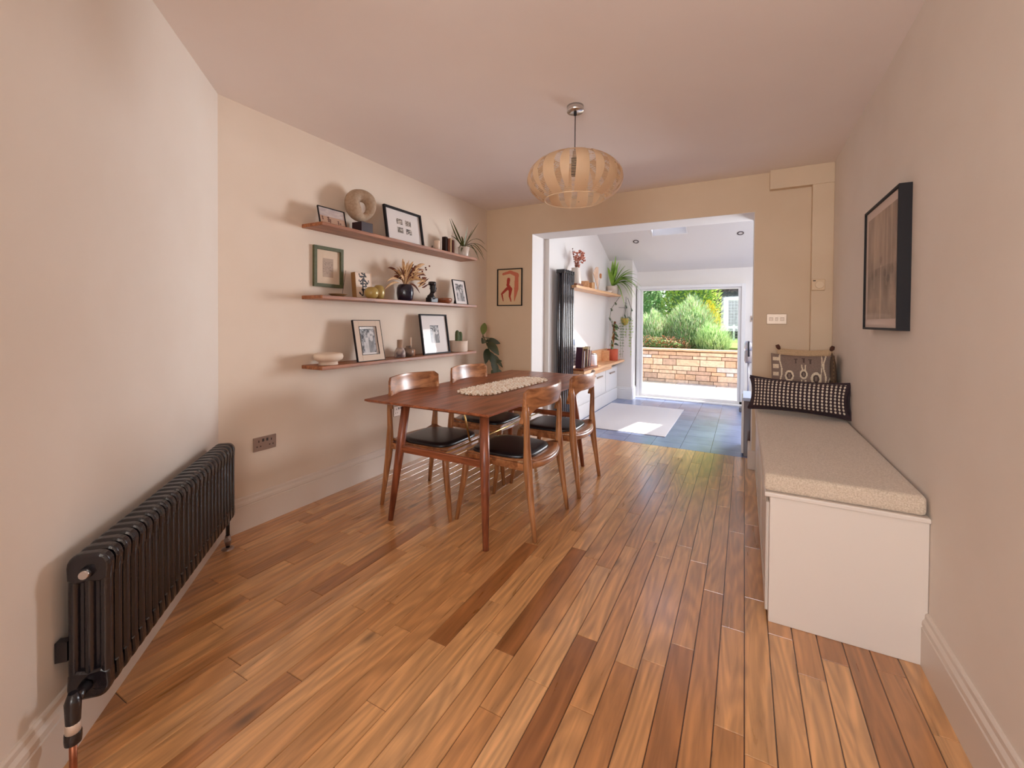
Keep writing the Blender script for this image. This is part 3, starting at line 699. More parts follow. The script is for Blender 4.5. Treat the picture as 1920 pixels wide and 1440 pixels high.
# ------------------------------------------------------------------ pendant lamp
def pendant():
    x, y = -.9, 2.44
    t = thing('pendant_lamp', 'round woven veneer pendant lampshade hanging from the ceiling', 'lamp', (x, y, ZC))
    D = lambda z: z - ZC
    MB().lathe([(.001, 0), (.05, 0), (.05, -.03), (.047, -.034), (.001, -.034)], seg=32).build('ceiling_rose', CHROME, t)
    B = MB(); B.lathe([(.009, -.034), (.009, -.05), (.006, -.055), (.003, -.056)]); B.tube([(0, 0, -.05), (0, 0, D(2.25))], .0028, 8); B.build('flex', BLACK, t)
    B = MB(); B.lathe([(.004, D(2.285)), (.012, D(2.28)), (.014, D(2.245)), (.014, D(2.24))]).build('lamp_holder', DULLMETAL, t)
    prof = []; z = D(2.24)
    for i in range(9): prof += [(.021, z - i * .012), (.021, z - i * .012 - .007), (.012, z - i * .012 - .0075), (.012, z - i * .012 - .0115)]
    prof.append((.001, z - .11)); MB().lathe(prof, seg=20, smooth=False).build('bulb_cage', BLACK, t)
    # shade profile: flattened sphere, open below and above
    R0, H0, zc_ = .277, .152, D(2.112)
    def sp(th): return (R0 * math.cos(th) ** .92 if math.cos(th) > 0 else 0, zc_ + H0 * math.sin(th))
    A0, A1 = math.radians(-52), math.radians(64)
    pm = bpy.data.materials.new('perforated_veneer'); pm.use_nodes = True; n = pm.node_tree.nodes; l = pm.node_tree.links
    p = n['Principled BSDF']; p.inputs['Base Color'].default_value = c(226, 200, 170); p.inputs['Roughness'].default_value = .7
    tr = n.new('ShaderNodeBsdfTranslucent'); tr.inputs[0].default_value = c(236, 208, 172); mx = n.new('ShaderNodeMixShader'); mx.inputs[0].default_value = .45
    l.new(p.outputs[0], mx.inputs[1]); l.new(tr.outputs[0], mx.inputs[2])
    tc = n.new('ShaderNodeTexCoord'); sx = n.new('ShaderNodeSeparateXYZ'); l.new(tc.outputs['Object'], sx.inputs[0])
    m1 = n.new('ShaderNodeMath'); m1.operation = 'MULTIPLY'; m1.inputs[1].default_value = 2 * PI / .0068; l.new(sx.outputs[2], m1.inputs[0])
    m2 = n.new('ShaderNodeMath'); m2.operation = 'SINE'; l.new(m1.outputs[0], m2.inputs[0])
    m3 = n.new('ShaderNodeMath'); m3.operation = 'GREATER_THAN'; m3.inputs[1].default_value = -.45; l.new(m2.outputs[0], m3.inputs[0])
    tp = n.new('ShaderNodeBsdfTransparent'); mx2 = n.new('ShaderNodeMixShader'); l.new(m3.outputs[0], mx2.inputs[0]); l.new(mx.outputs[0], mx2.inputs[1]); l.new(tp.outputs[0], mx2.inputs[2])
    l.new(mx2.outputs[0], n['Material Output'].inputs[0])
    vm = bpy.data.materials.new('knotty_veneer'); vm.use_nodes = True; n = vm.node_tree.nodes; l = vm.node_tree.links
    p = n['Principled BSDF']; p.inputs['Roughness'].default_value = .6
    tc = n.new('ShaderNodeTexCoord'); nz = n.new('ShaderNodeTexNoise'); nz.inputs['Scale'].default_value = 9; l.new(tc.outputs['Object'], nz.inputs[0])
    vo = n.new('ShaderNodeTexVoronoi'); vo.inputs['Scale'].default_value = 14; l.new(tc.outputs['Object'], vo.inputs[0])
    kr = n.new('ShaderNodeMapRange'); kr.inputs[1].default_value = .06; kr.inputs[2].default_value = .09; kr.inputs[3].default_value = .4; l.new(vo.outputs['Distance'], kr.inputs[0])
    mxc = n.new('ShaderNodeMix'); mxc.data_type = 'RGBA'; mxc.inputs[6].default_value = c(236, 208, 174); mxc.inputs[7].default_value = c(222, 188, 148); l.new(nz.outputs[0], mxc.inputs[0])
    mk = n.new('ShaderNodeMix'); mk.data_type = 'RGBA'; mk.blend_type = 'MULTIPLY'; mk.inputs[0].default_value = 1; l.new(mxc.outputs[2], mk.inputs[6]); l.new(kr.outputs[0], mk.inputs[7])
    l.new(mk.outputs[2], p.inputs['Base Color'])
    tr = n.new('ShaderNodeBsdfTranslucent'); l.new(mk.outputs[2], tr.inputs[0]); mx = n.new('ShaderNodeMixShader'); mx.inputs[0].default_value = .4
    l.new(p.outputs[0], mx.inputs[1]); l.new(tr.outputs[0], mx.inputs[2]); l.new(mx.outputs[0], n['Material Output'].inputs[0])
    B = MB(); B.lathe([sp(A0 + (A1 - A0) * i / 28) for i in range(29)], seg=72); B.build('shade', pm, t)
    B = MB()
    for sgn, cnt, hwd, off in ((0, 9, .34, -1.06), (1, 9, .19, -1.06 + PI / 9)):
        for k in range(cnt):
            th0 = off + 2 * PI * k / cnt; vs = []; NV = 24
            for i in range(NV + 1):
                v = i / NV; a = A0 + (A1 - A0) * v; r, z = sp(a); r += .0035 + .0015 * sgn
                # outer strips keep their width at the top and bottom rims; inner ones are leaf shaped
                w = hwd * (.74 + .3 * abs(2 * v - 1) ** 1.6) if sgn == 0 else hwd * math.sin(PI * min(1, max(0, v))) ** .8 * .98 + .001
                for j in range(5): ph = th0 + w * (j / 4 - .5); vs.append((r * math.cos(ph), r * math.sin(ph), z))
            fs = [(i * 5 + j, i * 5 + j + 1, (i + 1) * 5 + j + 1, (i + 1) * 5 + j) for i in range(NV) for j in range(4)]
            C_ = MB(); C_.add(vs, fs, True); C_.build('veneer_strip', vm, t)
    for a in (A0, A1):
        r, z = sp(a); pts = [(r * math.cos(q), r * math.sin(q), z) for q in [2 * PI * i / 48 for i in range(49)]]
        MB().tube(pts, .0035, 6, False).build('rim', mat('rim_veneer', c(222, 192, 156), .6), t)
    # thin wire spider holding the shade
    r, z = sp(A1); B = MB()
    for k in range(3): B.tube([(0, 0, D(2.25)), (r * math.cos(k * 2.094), r * math.sin(k * 2.094), z)], .0012, 6)
    B.build('spider', BRASS, t)
pendant()

# ------------------------------------------------------------------ sockets, switch, thermostat
PLATE = mat('nickel_plate', c(178, 158, 146), .38, .7); SOCKB = mat('dark_insert', c(70, 58, 54), .5)
def socket(y, z, label):
    t = thing('wall_socket', label, 'socket', (XW, y, z), 0, 'double wall sockets')
    MB().box(0, .009, -.073, .073, -.043, .043).build('plate', PLATE, t, bevel=.003)
    for s in (-1, 1):
        for (a_, b_, d_, e_) in ((-.003, .003, .010, .024), (-.015, -.007, -.018, -.011), (.007, .015, -.018, -.011)):
            MB().box(.009, .0095, s * .04 + a_, s * .04 + b_, d_, e_).build('pin_hole', SOCKB, t)
        MB().box(.009, .0115, s * .013 - .006, s * .013 + .006, .012, .030).build('rocker', SOCKB, t, bevel=.001)
socket(1.64, .495, 'brushed nickel double socket on the wall beside the black radiator')
socket(2.84, .483, 'brushed nickel double socket half hidden behind the dining table leg')
t = thing('light_switch', 'three-gang nickel light switch plate right of the opening', 'switch', (.237, YF, 1.303))
MB().box(-.073, .073, -.008, 0, -.043, .043).build('plate', mat('silver_plate', c(196, 172, 152), .4, .5), t, bevel=.003)
for i, w_ in ((-1, .014), (0, .009), (1, .014)):
    MB().box(i * .04 - w_, i * .04 + w_, -.011, -.008, -.014, .014).build('rocker', SOCKB if i == 9 else mat('rocker_grey', c(176, 150, 130), .35, .3), t, bevel=.002)
t = thing('thermostat', 'small cream wall thermostat with round dial on the pipe boxing', 'thermostat', (.513, 4.205, 1.576))
MB().box(-.045, .045, -.024, 0, -.044, .044).build('case', mat('cream_plastic', c(226, 194, 156), .45), t, bevel=.005)
B = MB(); n = 28
B.tube([(.008, -.024, 0), (.008, -.030, 0)], [.029, .027], 28); B.build('dial', mat('cream_dial', c(232, 204, 168), .4), t)
MB().box(-.036, -.018, -.0255, -.024, .030, .037).build('display', BLACK, t)

# ------------------------------------------------------------------ three floating shelves
SX0, SX1, SY0, SY1 = XW, -2.438, 1.898, 3.752
ZT, ZM, ZB = 1.914, 1.432, .960
for z, lb in ((ZT, 'highest of the three floating wooden wall shelves, above the green frame'), (ZM, 'middle floating wooden wall shelf, holding the dried flowers'), (ZB, 'lowest floating wooden wall shelf, holding the cactus')):
    o = MB().box(0, SX1 - SX0, -(SY1 - SY0) / 2, (SY1 - SY0) / 2, -.024, 0).build('wall_shelf', SHELFWOOD, bevel=.0025)
    o.location = (SX0, (SY0 + SY1) / 2, z); tag(o, lb, 'shelf', 'floating shelves on the long wall')

# value noise for pictures
_rn = random.Random(99); _T = [[_rn.random() for _ in range(64)] for _ in range(64)]
def vn(x, y):
    xi, yi = math.floor(x), math.floor(y); fx, fy = x - xi, y - yi; fx = fx * fx * (3 - 2 * fx); fy = fy * fy * (3 - 2 * fy)
    g = lambda a, b: _T[a % 64][b % 64]
    return (g(xi, yi) * (1 - fx) + g(xi + 1, yi) * fx) * (1 - fy) + (g(xi, yi + 1) * (1 - fx) + g(xi + 1, yi + 1) * fx) * fy
def fbm(x, y): return .55 * vn(x, y) + .3 * vn(2.1 * x + 7, 2.1 * y + 3) + .15 * vn(4.3 * x + 1, 4.3 * y + 9)
def lerp(a, b, t): t = max(0, min(1, t)); return tuple(p + (q - p) * t for p, q in zip(a, b))
def mono(seed, lo=(46, 42, 44), hi=(206, 200, 198)):
    """a black and white snapshot: heads and shoulders against foliage"""
    a, b = c(*lo), c(*hi)
    def f(u, v):
        t = fbm(u * 7 + seed * 5, v * 9 + seed * 3)
        t = (t - .32) * 2.2
        for (hx, hy, r) in (((.35, .55, .13), (.68, .62, .12)) if seed > 4 else ((.2 + .17 * seed, .45 + .04 * seed, .13),) if seed % 2 else ()):
            d = math.hypot((u - hx - .05 * (seed % 3 - 1)), (v - hy) * .8)
            if d < r: t = .85 - .5 * (v > hy + r * .7) + .15 * vn(u * 20, v * 20 + seed)
            elif abs(u - hx) < r * 1.5 and v < hy - r * .8: t = (.75 if hx < .5 else .25) + .25 * (vn(u * 12, v * 8 + seed) - .5)
        return lerp(a, b, t)
    return f
PRINT = attr_mat('print_paper', .55)
MOUNT = mat('white_mount_board', c(228, 220, 216), .8)
FRGLASS = glass_pane('picture_glass', (1, 1, 1, 1), .16)
def picture(name, label, cat, loc, w, h, m, colf, rail=.012, depth=.018, mount=.0, inner=None, rz=0, lean=0.0, rec=None, nx=50, ny=60, easel=False, mountm=None, extra=None, group=None, edge=None):
    """frame facing local +x, width along local y, standing on its lower edge; inner=(u0,u1,v0,v1) picture window"""
    t = thing(name, label, cat, loc, rz, group); t.rotation_euler = (0, -lean, rz)
    B = MB()
    B.box(-depth, 0, -w / 2, -w / 2 + rail, 0, h).box(-depth, 0, w / 2 - rail, w / 2, 0, h).box(-depth, 0, -w / 2 + rail, w / 2 - rail, 0, rail).box(-depth, 0, -w / 2 + rail, w / 2 - rail, h - rail, h)
    B.build('frame', m, t, bevel=.0012)
    rec = rec or depth - .004
    MB().box(-depth + .001, -rec, -w / 2 + rail, w / 2 - rail, rail, h - rail).build('mount', mountm or MOUNT, t)
    u0, u1, v0, v1 = inner or (0, 1, 0, 1)
    W_, H_ = w - 2 * rail, h - 2 * rail
    fs = colf if isinstance(colf, list) else [((u0, u1, v0, v1), colf)]
    for (q, fn) in fs:
        a, b, d, e = q
        grid_fn('print', PRINT, nx, ny, lambda u, v: (-rec + .0012, -w / 2 + rail + W_ * (a + (b - a) * u), rail + H_ * (d + (e - d) * v)), fn, t, False)
    MB().box(-rec * .45, -rec * .45 + .0015, -w / 2 + rail, w / 2 - rail, rail, h - rail).build('glass', FRGLASS, t)
    if edge: MB().box(edge[1], edge[2], -w / 2 - .0005, w / 2 + .0005, 0, 0.0005).build('edge', edge[0], t)
    if easel:
        B = MB(); th = lean + .42; L_ = h * .52
        B.add([(-depth, -w * .18, h * .6), (-depth, w * .18, h * .6), (-depth - .062, w * .22, .012), (-depth - .062, -w * .22, .012)], [(0, 1, 2, 3)])
        B.build('easel_back', BLACK, t, solid=.003)
    if extra: extra(t, w, h, depth, rail)
    return t
def beach(u, v):
    if v > .52: return lerp(c(176, 160, 160), c(206, 192, 184), fbm(u * 5 - v * 2, v * 9) * 1.6 - .3)
    sea = lerp(c(196, 156, 128), c(176, 142, 122), fbm(u * 6, v * 22))
    for (x, y, s) in ((.12, .38, .05), (.34, .36, .06), (.40, .28, .045), (.72, .26, .05), (.80, .2, .035)):
        if abs(u - x) < s * (.5 + .3 * math.sin(v * 60)) and abs(v - y) < s * 2.6: return c(98, 58, 46)
    return sea
picture('photo_frame', 'thin black framed beach photo leaning at the left end of the top shelf', 'picture frame', (-2.512, 2.055, ZT + .0008), .222, .134, BLACK, beach, .005, .012, lean=.24, nx=70, ny=46)
B_ = [((.30, .47, .56, .74), mono(1, (60, 48, 40), (214, 200, 186))), ((.55, .72, .56, .74), mono(2, (60, 48, 40), (214, 200, 186))), ((.30, .47, .28, .46), mono(3, (70, 58, 48), (220, 208, 196))), ((.55, .72, .28, .46), mono(4, (48, 40, 34), (226, 214, 204)))]
picture('photo_frame', 'large black frame with a white mount and four small photos on the top shelf', 'picture frame', (-2.508, 2.787, ZT + .0008), .447, .294, BLACK, B_, .016, .022, lean=.16, nx=26, ny=26)
picture('photo_frame', 'small black easel frame with a grey print at the right end of the middle shelf', 'picture frame', (-2.485, 3.565, ZM + .0008), .214, .250, BLACK, mono(6), .006, .014, inner=(.2, .83, .12, .86), lean=.2, easel=True)
LWF = mat('limed_frame_wood', c(206, 182, 160), .6)
def inner_edge(t, w, h, d, r):
    B = MB(); a, b = .048, .003
    for (y0, y1, z0, z1) in ((-w / 2 + a, -w / 2 + a + b, a, h - a), (w / 2 - a - b, w / 2 - a, a, h - a), (-w / 2 + a, w / 2 - a, a, a + b), (-w / 2 + a, w / 2 - a, h - a - b, h - a)): B.box(-.004, .0015, y0, y1, z0, z1)
    B.build('inner_lip', BLACK, t)
    B = MB()
    for (y0, y1, z0, z1) in ((-w / 2 - .001, -w / 2 + .004, 0, h), (w / 2 - .004, w / 2 + .001, 0, h), (-w / 2, w / 2, -.0005, .004), (-w / 2, w / 2, h - .004, h + .001)): B.box(-d, .001, y0, y1, z0, z1)
    B.build('outer_edge', BLACK, t)
picture('photo_frame', 'cream wood frame with black edges and a snapshot of people on the lowest shelf', 'picture frame', (-2.478, 2.372, ZB + .0012), .268, .314, LWF, mono(8), .048, .016, inner=(.1, .9, .08, .92), lean=.2, easel=True, extra=inner_edge)
picture('photo_frame', 'tall black frame with wide white mount round a small portrait on the lowest shelf', 'picture frame', (-2.505, 3.205, ZB + .0008), .392, .372, BLACK, mono(11), .013, .02, inner=(.33, .68, .26, .74), lean=.15)
GREENF = mat('moss_green_frame_paint', c(92, 94, 62), .6, col2=c(80, 84, 54), scale=40)
def sketch(u, v):
    t = fbm(u * 9, v * 13); b = c(178, 152, 130)
    return c(120, 98, 86) if abs(t - .5) < .035 and .15 < v < .85 else b
picture('wall_picture', 'moss green framed small pencil sketch hanging between the top and middle shelves', 'picture', (XW + .02, 2.105, 1.503), .248, .287, GREENF, sketch, .024, .02, inner=(.28, .72, .2, .76), mountm=mat('cream_mount', c(222, 200, 176), .8))
# cut-paper style print on the far wall: red and salmon organic shapes
def abstract(u, v):
    base = c(226, 194, 152); red = c(176, 52, 34); sal = c(208, 114, 84)
    def seg(x0, y0, x1, y1, r0, r1):
        dx, dy = x1 - x0, y1 - y0; t = max(0, min(1, ((u - x0) * dx + (v - y0) * dy * 1.9) / (dx * dx + dy * dy * 1.9 + 1e-9)))
        return math.hypot(u - x0 - t * dx, (v - y0 - t * dy) * 1.35) < r0 + (r1 - r0) * t
    if seg(.45, .72, .42, .56, .07, .06) or seg(.42, .56, .50, .46, .06, .085) or seg(.38, .46, .16, .32, .06, .04) or seg(.16, .32, .22, .12, .04, .018) or seg(.53, .44, .50, .24, .08, .04) or seg(.50, .24, .56, .10, .04, .018): return red
    if seg(.22, .88, .52, .93, .045, .06) or seg(.52, .93, .80, .84, .06, .08) or seg(.80, .84, .78, .45, .08, .09) or seg(.78, .45, .70, .12, .09, .02): return sal
    return base
picture('wall_picture', 'thin black framed print of red and salmon cut-out shapes on the far wall', 'picture', (-2.332, YF - .002, 1.441), .318, .418, BLACK, abstract, .010, .018, rz=-PI / 2, nx=70, ny=96).location = (-2.332, YF - .018, 1.441)
def city(u, v):
    a, b = c(88, 66, 54), c(204, 176, 154)
    t = .42 + .5 * (fbm(u * 6, v * 4) - .4)
    if v > .48 and .28 < u < .62: t += .12 + .2 * (v - .5)
    if (abs(u - .26) < .035 or abs(u - .7) < .03 or abs(u - .84) < .02) and v > .3: t += .18
    if v < .48: t -= .22 * math.exp(-((v - .36) / .13) ** 2) * (.6 + .8 * vn(u * 9, 2))
    if abs(u - .5) < .022 and v < .5: t += .35
    for (x, y, r) in ((.2, .42, .05), (.33, .44, .05), (.5, .55, .045), (.64, .42, .05), (.86, .43, .06), (.75, .36, .05)):
        if math.hypot((u - x), (v - y) * 1.4) < r: t -= .16
    if v < .2: t += .12 * (vn(u * 14, v * 20) - .5) + .06
    return lerp(a, b, t)
picture('wall_picture', 'large black framed sepia street scene hanging on the right wall above the bench', 'picture', (XR - .045, 2.70, 1.242), .595, .625, BLACK, city, .011, .045, rec=.010, inner=(.07, .93, .07, .93), rz=PI, nx=110, ny=120, mountm=mat('blush_mount', c(214, 194, 184), .8)).location = (XR - .045, 2.684, 1.240)

# ------------------------------------------------------------------ objects on the top shelf
STONE = mat('sand_stone', c(178, 154, 130), .85, col2=c(162, 136, 112), scale=60, bump=.3)
t = thing('stone_sculpture', 'sandy stone ring sculpture on a dark cube plinth, top shelf', 'sculpture', (-2.535, 2.325, ZT))
MB().box(-.05, .05, -.055, .055, 0, .082).build('plinth', mat('dark_plum_wood', c(52, 34, 40), .4, bump=.1), t, bevel=.002)
B = MB(); NU, NV = 40, 18; vs = []
for i in range(NU):
    a = 2 * PI * i / NU
    for j in range(NV):
        b = 2 * PI * j / NV
        tr = .045 + .010 * math.cos(a - 2.6) + .006 * math.sin(2 * a + .6); Rr = .073 + .006 * math.cos(2 * a)
        y = (Rr + tr * math.cos(b)) * math.cos(a) * .98; z = (Rr * 1.18 + tr * math.cos(b)) * math.sin(a)
        x = tr * .95 * math.sin(b) + .010 * math.sin(a * 2 + .5)
        vs.append((x, y - .010, z + .207))
fs = [(i * NV + j, i * NV + (j + 1) % NV, ((i + 1) % NU) * NV + (j + 1) % NV, ((i + 1) % NU) * NV + j) for i in range(NU) for j in range(NV)]
B.add(vs, fs, True); B.build('ring', STONE, t).rotation_euler = (0, 0, -.18)
t = thing('wooden_figurine', 'tiny dark wooden animal figurine left of the candle on the top shelf', 'figurine', (-2.53, 3.15, ZT))
DW = mat('dark_carved_wood', c(70, 38, 26), .45)
B = MB(); B.ball((0, 0, .012), .014, 10, 6, (1, 1.4, .9)); B.build('body', DW, t)
MB().tube([(0, -.006, .012), (0, -.012, .028), (0, -.008, .040)], [.008, .006, .007], 8).build('head', DW, t)
MB().ball((0, .03, .009), .009, 8, 6).build('tail', DW, t)
WAX = mat('cream_wax', c(236, 208, 184), .5)
t = thing('pillar_candle', 'cream pillar candle between the figurine and the books, top shelf', 'candle', (-2.54, 3.222, ZT))
MB().lathe([(.0005, 0), (.028, 0), (.028, .098), (.025, .101), (.0005, .099)], seg=24).build('wax', WAX, t); MB().tube([(0, 0, .099), (0, .002, .108)], .001, 6).build('wick', BLACK, t)
def book(y, w, h, d, cover, label, group, z=ZT, x=-2.55, tilt=0, pages=None):
    t = thing('book', label, 'book', (x, y, z), 0, group); t.rotation_euler = (tilt, 0, 0)
    B = MB(); B.box(-d / 2, d / 2, -w / 2, -w / 2 + .002, 0, h).box(-d / 2, d / 2, w / 2 - .002, w / 2, 0, h).box(d / 2 - .002, d / 2, -w / 2, w / 2, 0, h)
    B.build('cover', mat('cover_%d_%d_%d' % cover, c(*cover), .8, spec=.2), t)
    MB().box(-d / 2 + .003, d / 2 - .003, -w / 2 + .002, w / 2 - .002, .003, h - .004).build('pages', mat('page_block', c(226, 212, 190), .85), t)
    return t
gk = 'books beside the spider plant on the top shelf'
book(3.355, .036, .160, .04, (46, 28, 22), 'dark brown upright book nearest the candle on the top shelf', gk)
book(3.394, .030, .150, .045, (112, 58, 34), 'red-brown upright book second from the candle on the top shelf', gk)
book(3.428, .026, .156, .04, (196, 160, 120), 'narrow tan book third from the candle on the top shelf', gk)
book(3.462, .030, .146, .045, (88, 44, 32), 'maroon book nearest the spider plant pot on the top shelf', gk)
BLADE = mat('blade_green', c(108, 112, 62), .45, col2=c(82, 88, 48), scale=30)
def blade(B, p0, p1, sag=0.0, w=.004, lift=.5, n=9, twist=None):
    """arching leaf from p0 to p1, rising first"""
    a, b = Vector(p0), Vector(p1); mid = (a + b) / 2 + Vector((0, 0, lift * (b - a).length))
    pts = []; ws = []
    for i in range(n + 1):
        u = i / n; p = (1 - u) ** 2 * a + 2 * u * (1 - u) * mid + u * u * b; pts.append(p)
        ws.append(w * (.55 + 1.2 * u * (1 - u) * 1.6) * (1 - .75 * u ** 4) if u < 1 else w * .1)
    d = (b - a); side = Vector((-d.y, d.x, 0)); side = side.normalized() if side.length > 1e-4 else Vector((1, 0, 0))
    B.ribbon(pts, ws, side, .35)
PORC = mat('white_porcelain', c(226, 212, 200), .35)
t = thing('spider_plant', 'wiry green spider plant in a white pot at the right end of the top shelf', 'plant', (-2.545, 3.665, ZT))
MB().lathe([(.0005, 0), (.058, 0), (.062, .004), (.064, .012), (.060, .012), (.058, .008), (.0005, .008)]).build('saucer', mat('terracotta_saucer', c(150, 92, 66), .7), t)
MB().lathe([(.0005, .009), (.046, .009), (.050, .02), (.060, .108), (.056, .108), (.052, .096), (.0005, .094)]).build('pot', PORC, t)
MB().lathe([(.0005, .097), (.053, .097)]).build('soil', mat('soil', c(52, 38, 30), .95), t)
cen = (.0, .0, .100)
tips = [(.05, -.285, .335, .02), (.02, -.27, .34, -.22), (.05, .0, .325, .05), (.06, .20, .40, .05), (.04, .105, .31, 0), (.06, .31, .185, .45), (.08, .33, .10, .4), (.07, .185, -.01, .75), (.05, -.29, .175, .1), (.06, -.165, .07, .35), (.05, .30, .06, .55), (.08, .035, -.015, .6), (.10, .24, .00, .6), (.04, -.10, .20, .3), (.05, -.12, .04, .3), (-.05, .12, .26, .2), (.09, .14, .04, .5)]
for i, (dx, dy, dz, lf) in enumerate(tips):
    B = MB(); blade(B, cen, (dx, dy, dz), w=.0095, lift=lf); B.build('leaf', BLADE, t)

# ------------------------------------------------------------------ objects on the middle shelf
t = thing('incense_holder', 'shallow tan incense dish at the left end of the middle shelf', 'dish', (-2.53, 2.10, ZM))
MB().lathe([(.0005, 0), (.03, 0), (.062, .018), (.064, .020), (.058, .018), (.03, .006), (.0005, .005)]).build('dish', mat('tan_ceramic', c(150, 116, 78), .5), t)
o = MB().tube([(0, 0, 0), (.002, .032, .185)], .0013, 6).build('incense_stick', DW); o.location = (-2.525, 2.13, ZM + .008); tag(o, 'single thin dark incense stick leaning up from the tan dish', 'incense stick')
def calligraphy(u, v):
    ink = c(34, 26, 28); bs = c(226, 204, 184)
    def st(x0, y0, x1, y1, r): 
        dx, dy = x1 - x0, y1 - y0; t = max(0, min(1, ((u - x0) * dx + (v - y0) * dy) / (dx * dx + dy * dy)))
        return math.hypot(u - x0 - t * dx, (v - y0 - t * dy) * 1.1) < r * (.7 + .6 * math.sin(3 * t + 1) ** 2)
    L_ = [(.40, .98, .62, .90, .035), (.58, .96, .50, .78, .04), (.30, .84, .66, .86, .035), (.52, .78, .28, .64, .04), (.48, .74, .74, .60, .045), (.30, .56, .70, .58, .035), (.44, .66, .40, .30, .04), (.40, .44, .66, .48, .03), (.62, .56, .60, .36, .035), (.36, .34, .66, .36, .03), (.44, .30, .40, .12, .035), (.24, .94, .26, .86, .03), (.80, .70, .82, .64, .03), (.78, .36, .84, .34, .035), (.20, .20, .34, .10, .035), (.22, .70, .20, .66, .025)]
    if any(st(*a) for a in L_): return ink
    if u > .93: return c(206, 170, 140)
    return bs
t = thing('calligraphy_block', 'upright wooden block with black brush calligraphy on the middle shelf', 'ornament', (-2.52, 2.335, ZM + .0005)); t.rotation_euler = (0, -.1, 0)
MB().box(-.044, 0, -.078, .078, 0, .195).build('block', mat('bamboo_side', c(150, 108, 62), .6), t, bevel=.002)
grid_fn('painted_face', PRINT, 70, 84, lambda u, v: (.0012, -.0765 + .153 * u, .002 + .191 * v), calligraphy, t, False)
GOLD = mat('olive_gold_glaze', c(176, 150, 84), .3, .1, coat=.3)
def vase(name, label, x, y, z, prof, m, group=None, seg=28, cat='vase'):
    o = MB().lathe(prof, seg=seg).build(name, m); o.location = (x, y, z); return tag(o, label, cat, group)
vase('round_vase', 'squat olive-gold round vase in front of the calligraphy block', -2.468, 2.352, ZM, [(.0005, 0), (.028, 0), (.045, .016), (.052, .040), (.046, .066), (.030, .082), (.018, .086), (.016, .08), (.0005, .075)], GOLD, 'olive-gold round vases')
vase('round_vase', 'taller olive-gold round vase right of the squat one', -2.55, 2.505, ZM, [(.0005, 0), (.026, 0), (.040, .018), (.047, .052), (.043, .085), (.030, .108), (.018, .114), (.016, .108), (.0005, .10)], GOLD, 'olive-gold round vases')
t = thing('flower_vase', 'glossy dark blue ribbed vase full of dried grasses on the middle shelf', 'vase', (-2.54, 2.795, ZM))
MB().lathe([(.0005, 0), (.055, 0), (.068, .02), (.076, .065), (.073, .11), (.060, .138), (.048, .143), (.045, .133), (.0005, .12)], seg=48, wob=lambda th, z: 1 - .06 * abs(math.sin(th * 2))).build('vase_body', mat('ink_blue_glaze', c(34, 30, 48), .25, coat=.4), t)
STRAW = mat('dried_straw', c(226, 188, 138), .85, col2=c(196, 150, 102), scale=40); RUST = mat('dried_rust_leaf', c(128, 68, 40), .8, col2=c(84, 44, 34), scale=30); PAMP = mat('pampas_plume', c(208, 168, 126), .95, col2=c(228, 190, 148), scale=60)
rn = random.Random(21)
def plume(p1, w, m, nm, p0=(0, 0, .12), bend=.05, L0=.35):
    a, b = Vector(p0), Vector(p1); mid = (a + b) / 2 + Vector((0, 0, bend)); pts = []; rs = []
    for i in range(11):
        u = i / 10; pts.append((1 - u) ** 2 * a + 2 * u * (1 - u) * mid + u * u * b)
        rs.append(.0014 if u < L0 else max(.0010, .8 * w * math.sin(PI * ((u - L0) / (1 - L0)) ** .8) ** .7 if u < 1 else .001))
    MB().tube(pts, rs, 8, flat=(1, .6)).build(nm, m, t)
for (y, z, w, m) in ((-.02, .36, .020, PAMP), (.04, .34, .018, STRAW), (.20, .335, .022, PAMP), (-.12, .25, .016, STRAW), (-.20, .26, .014, RUST), (-.08, .30, .018, STRAW), (.10, .30, .020, STRAW), (.15, .27, .018, PAMP), (.02, .26, .022, PAMP), (.25, .29, .013, RUST), (.21, .22, .015, STRAW), (-.17, .17, .018, RUST), (-.26, .14, .013, PAMP), (-.22, .08, .014, PAMP), (.20, .17, .014, STRAW), (.19, .08, .012, RUST), (.13, .22, .022, RUST), (-.05, .2, .022, STRAW), (.07, .2, .02, STRAW), (-.12, .2, .02, PAMP), (.18, .23, .016, RUST)):
    plume((rn.uniform(-.03, .09), y, z), w, m, 'dried_stem', bend=.06 if abs(y) < .15 else .10)
for k in range(52):
    a = math.radians(rn.uniform(-72, 56)); L_ = rn.uniform(.13, .235); xx = rn.uniform(-.04, .10)
    plume((xx, .02 + L_ * math.sin(a), .125 + L_ * math.cos(a) * .95), rn.uniform(.005, .012), rn.choice((STRAW, STRAW, PAMP, PAMP, RUST)), 'dried_stem', bend=.05 + .04 * abs(math.sin(a)))
for (y, z) in ((.245, .325), (.05, .30)):
    for k in range(7):
        u = .45 + .09 * k; MB().ball((.05 + .006 * (-1) ** k, y * u + .008 * (-1) ** k, .12 + (z - .12) * u), .008, 8, 5).build('seed_pod', RUST, t)
for k in range(9):     # curled dry leaves
    a = rn.uniform(-.2, 1.2); q = Vector((.06, .04 + .11 * rn.random(), .12 + .13 * rn.random())); B = MB()
    pts = [q + Vector((.004 * i, .016 * i * math.cos(a), -.012 * i * math.sin(a) + .002 * i * i)) for i in range(6)]; B.ribbon(pts, [.003, .010, .014, .012, .007, .001], (.3, .3, .9), .4); B.build('dry_leaf', RUST if k % 3 else STRAW, t)
EB = mat('ebony_carving', c(30, 22, 24), .42)
t = thing('carved_bust', 'small black carved head-and-shoulders bust on the middle shelf', 'sculpture', (-2.51, 3.115, ZM))
MB().box(-.032, .032, -.05, .05, 0, .046).build('plinth', EB, t, bevel=.006)
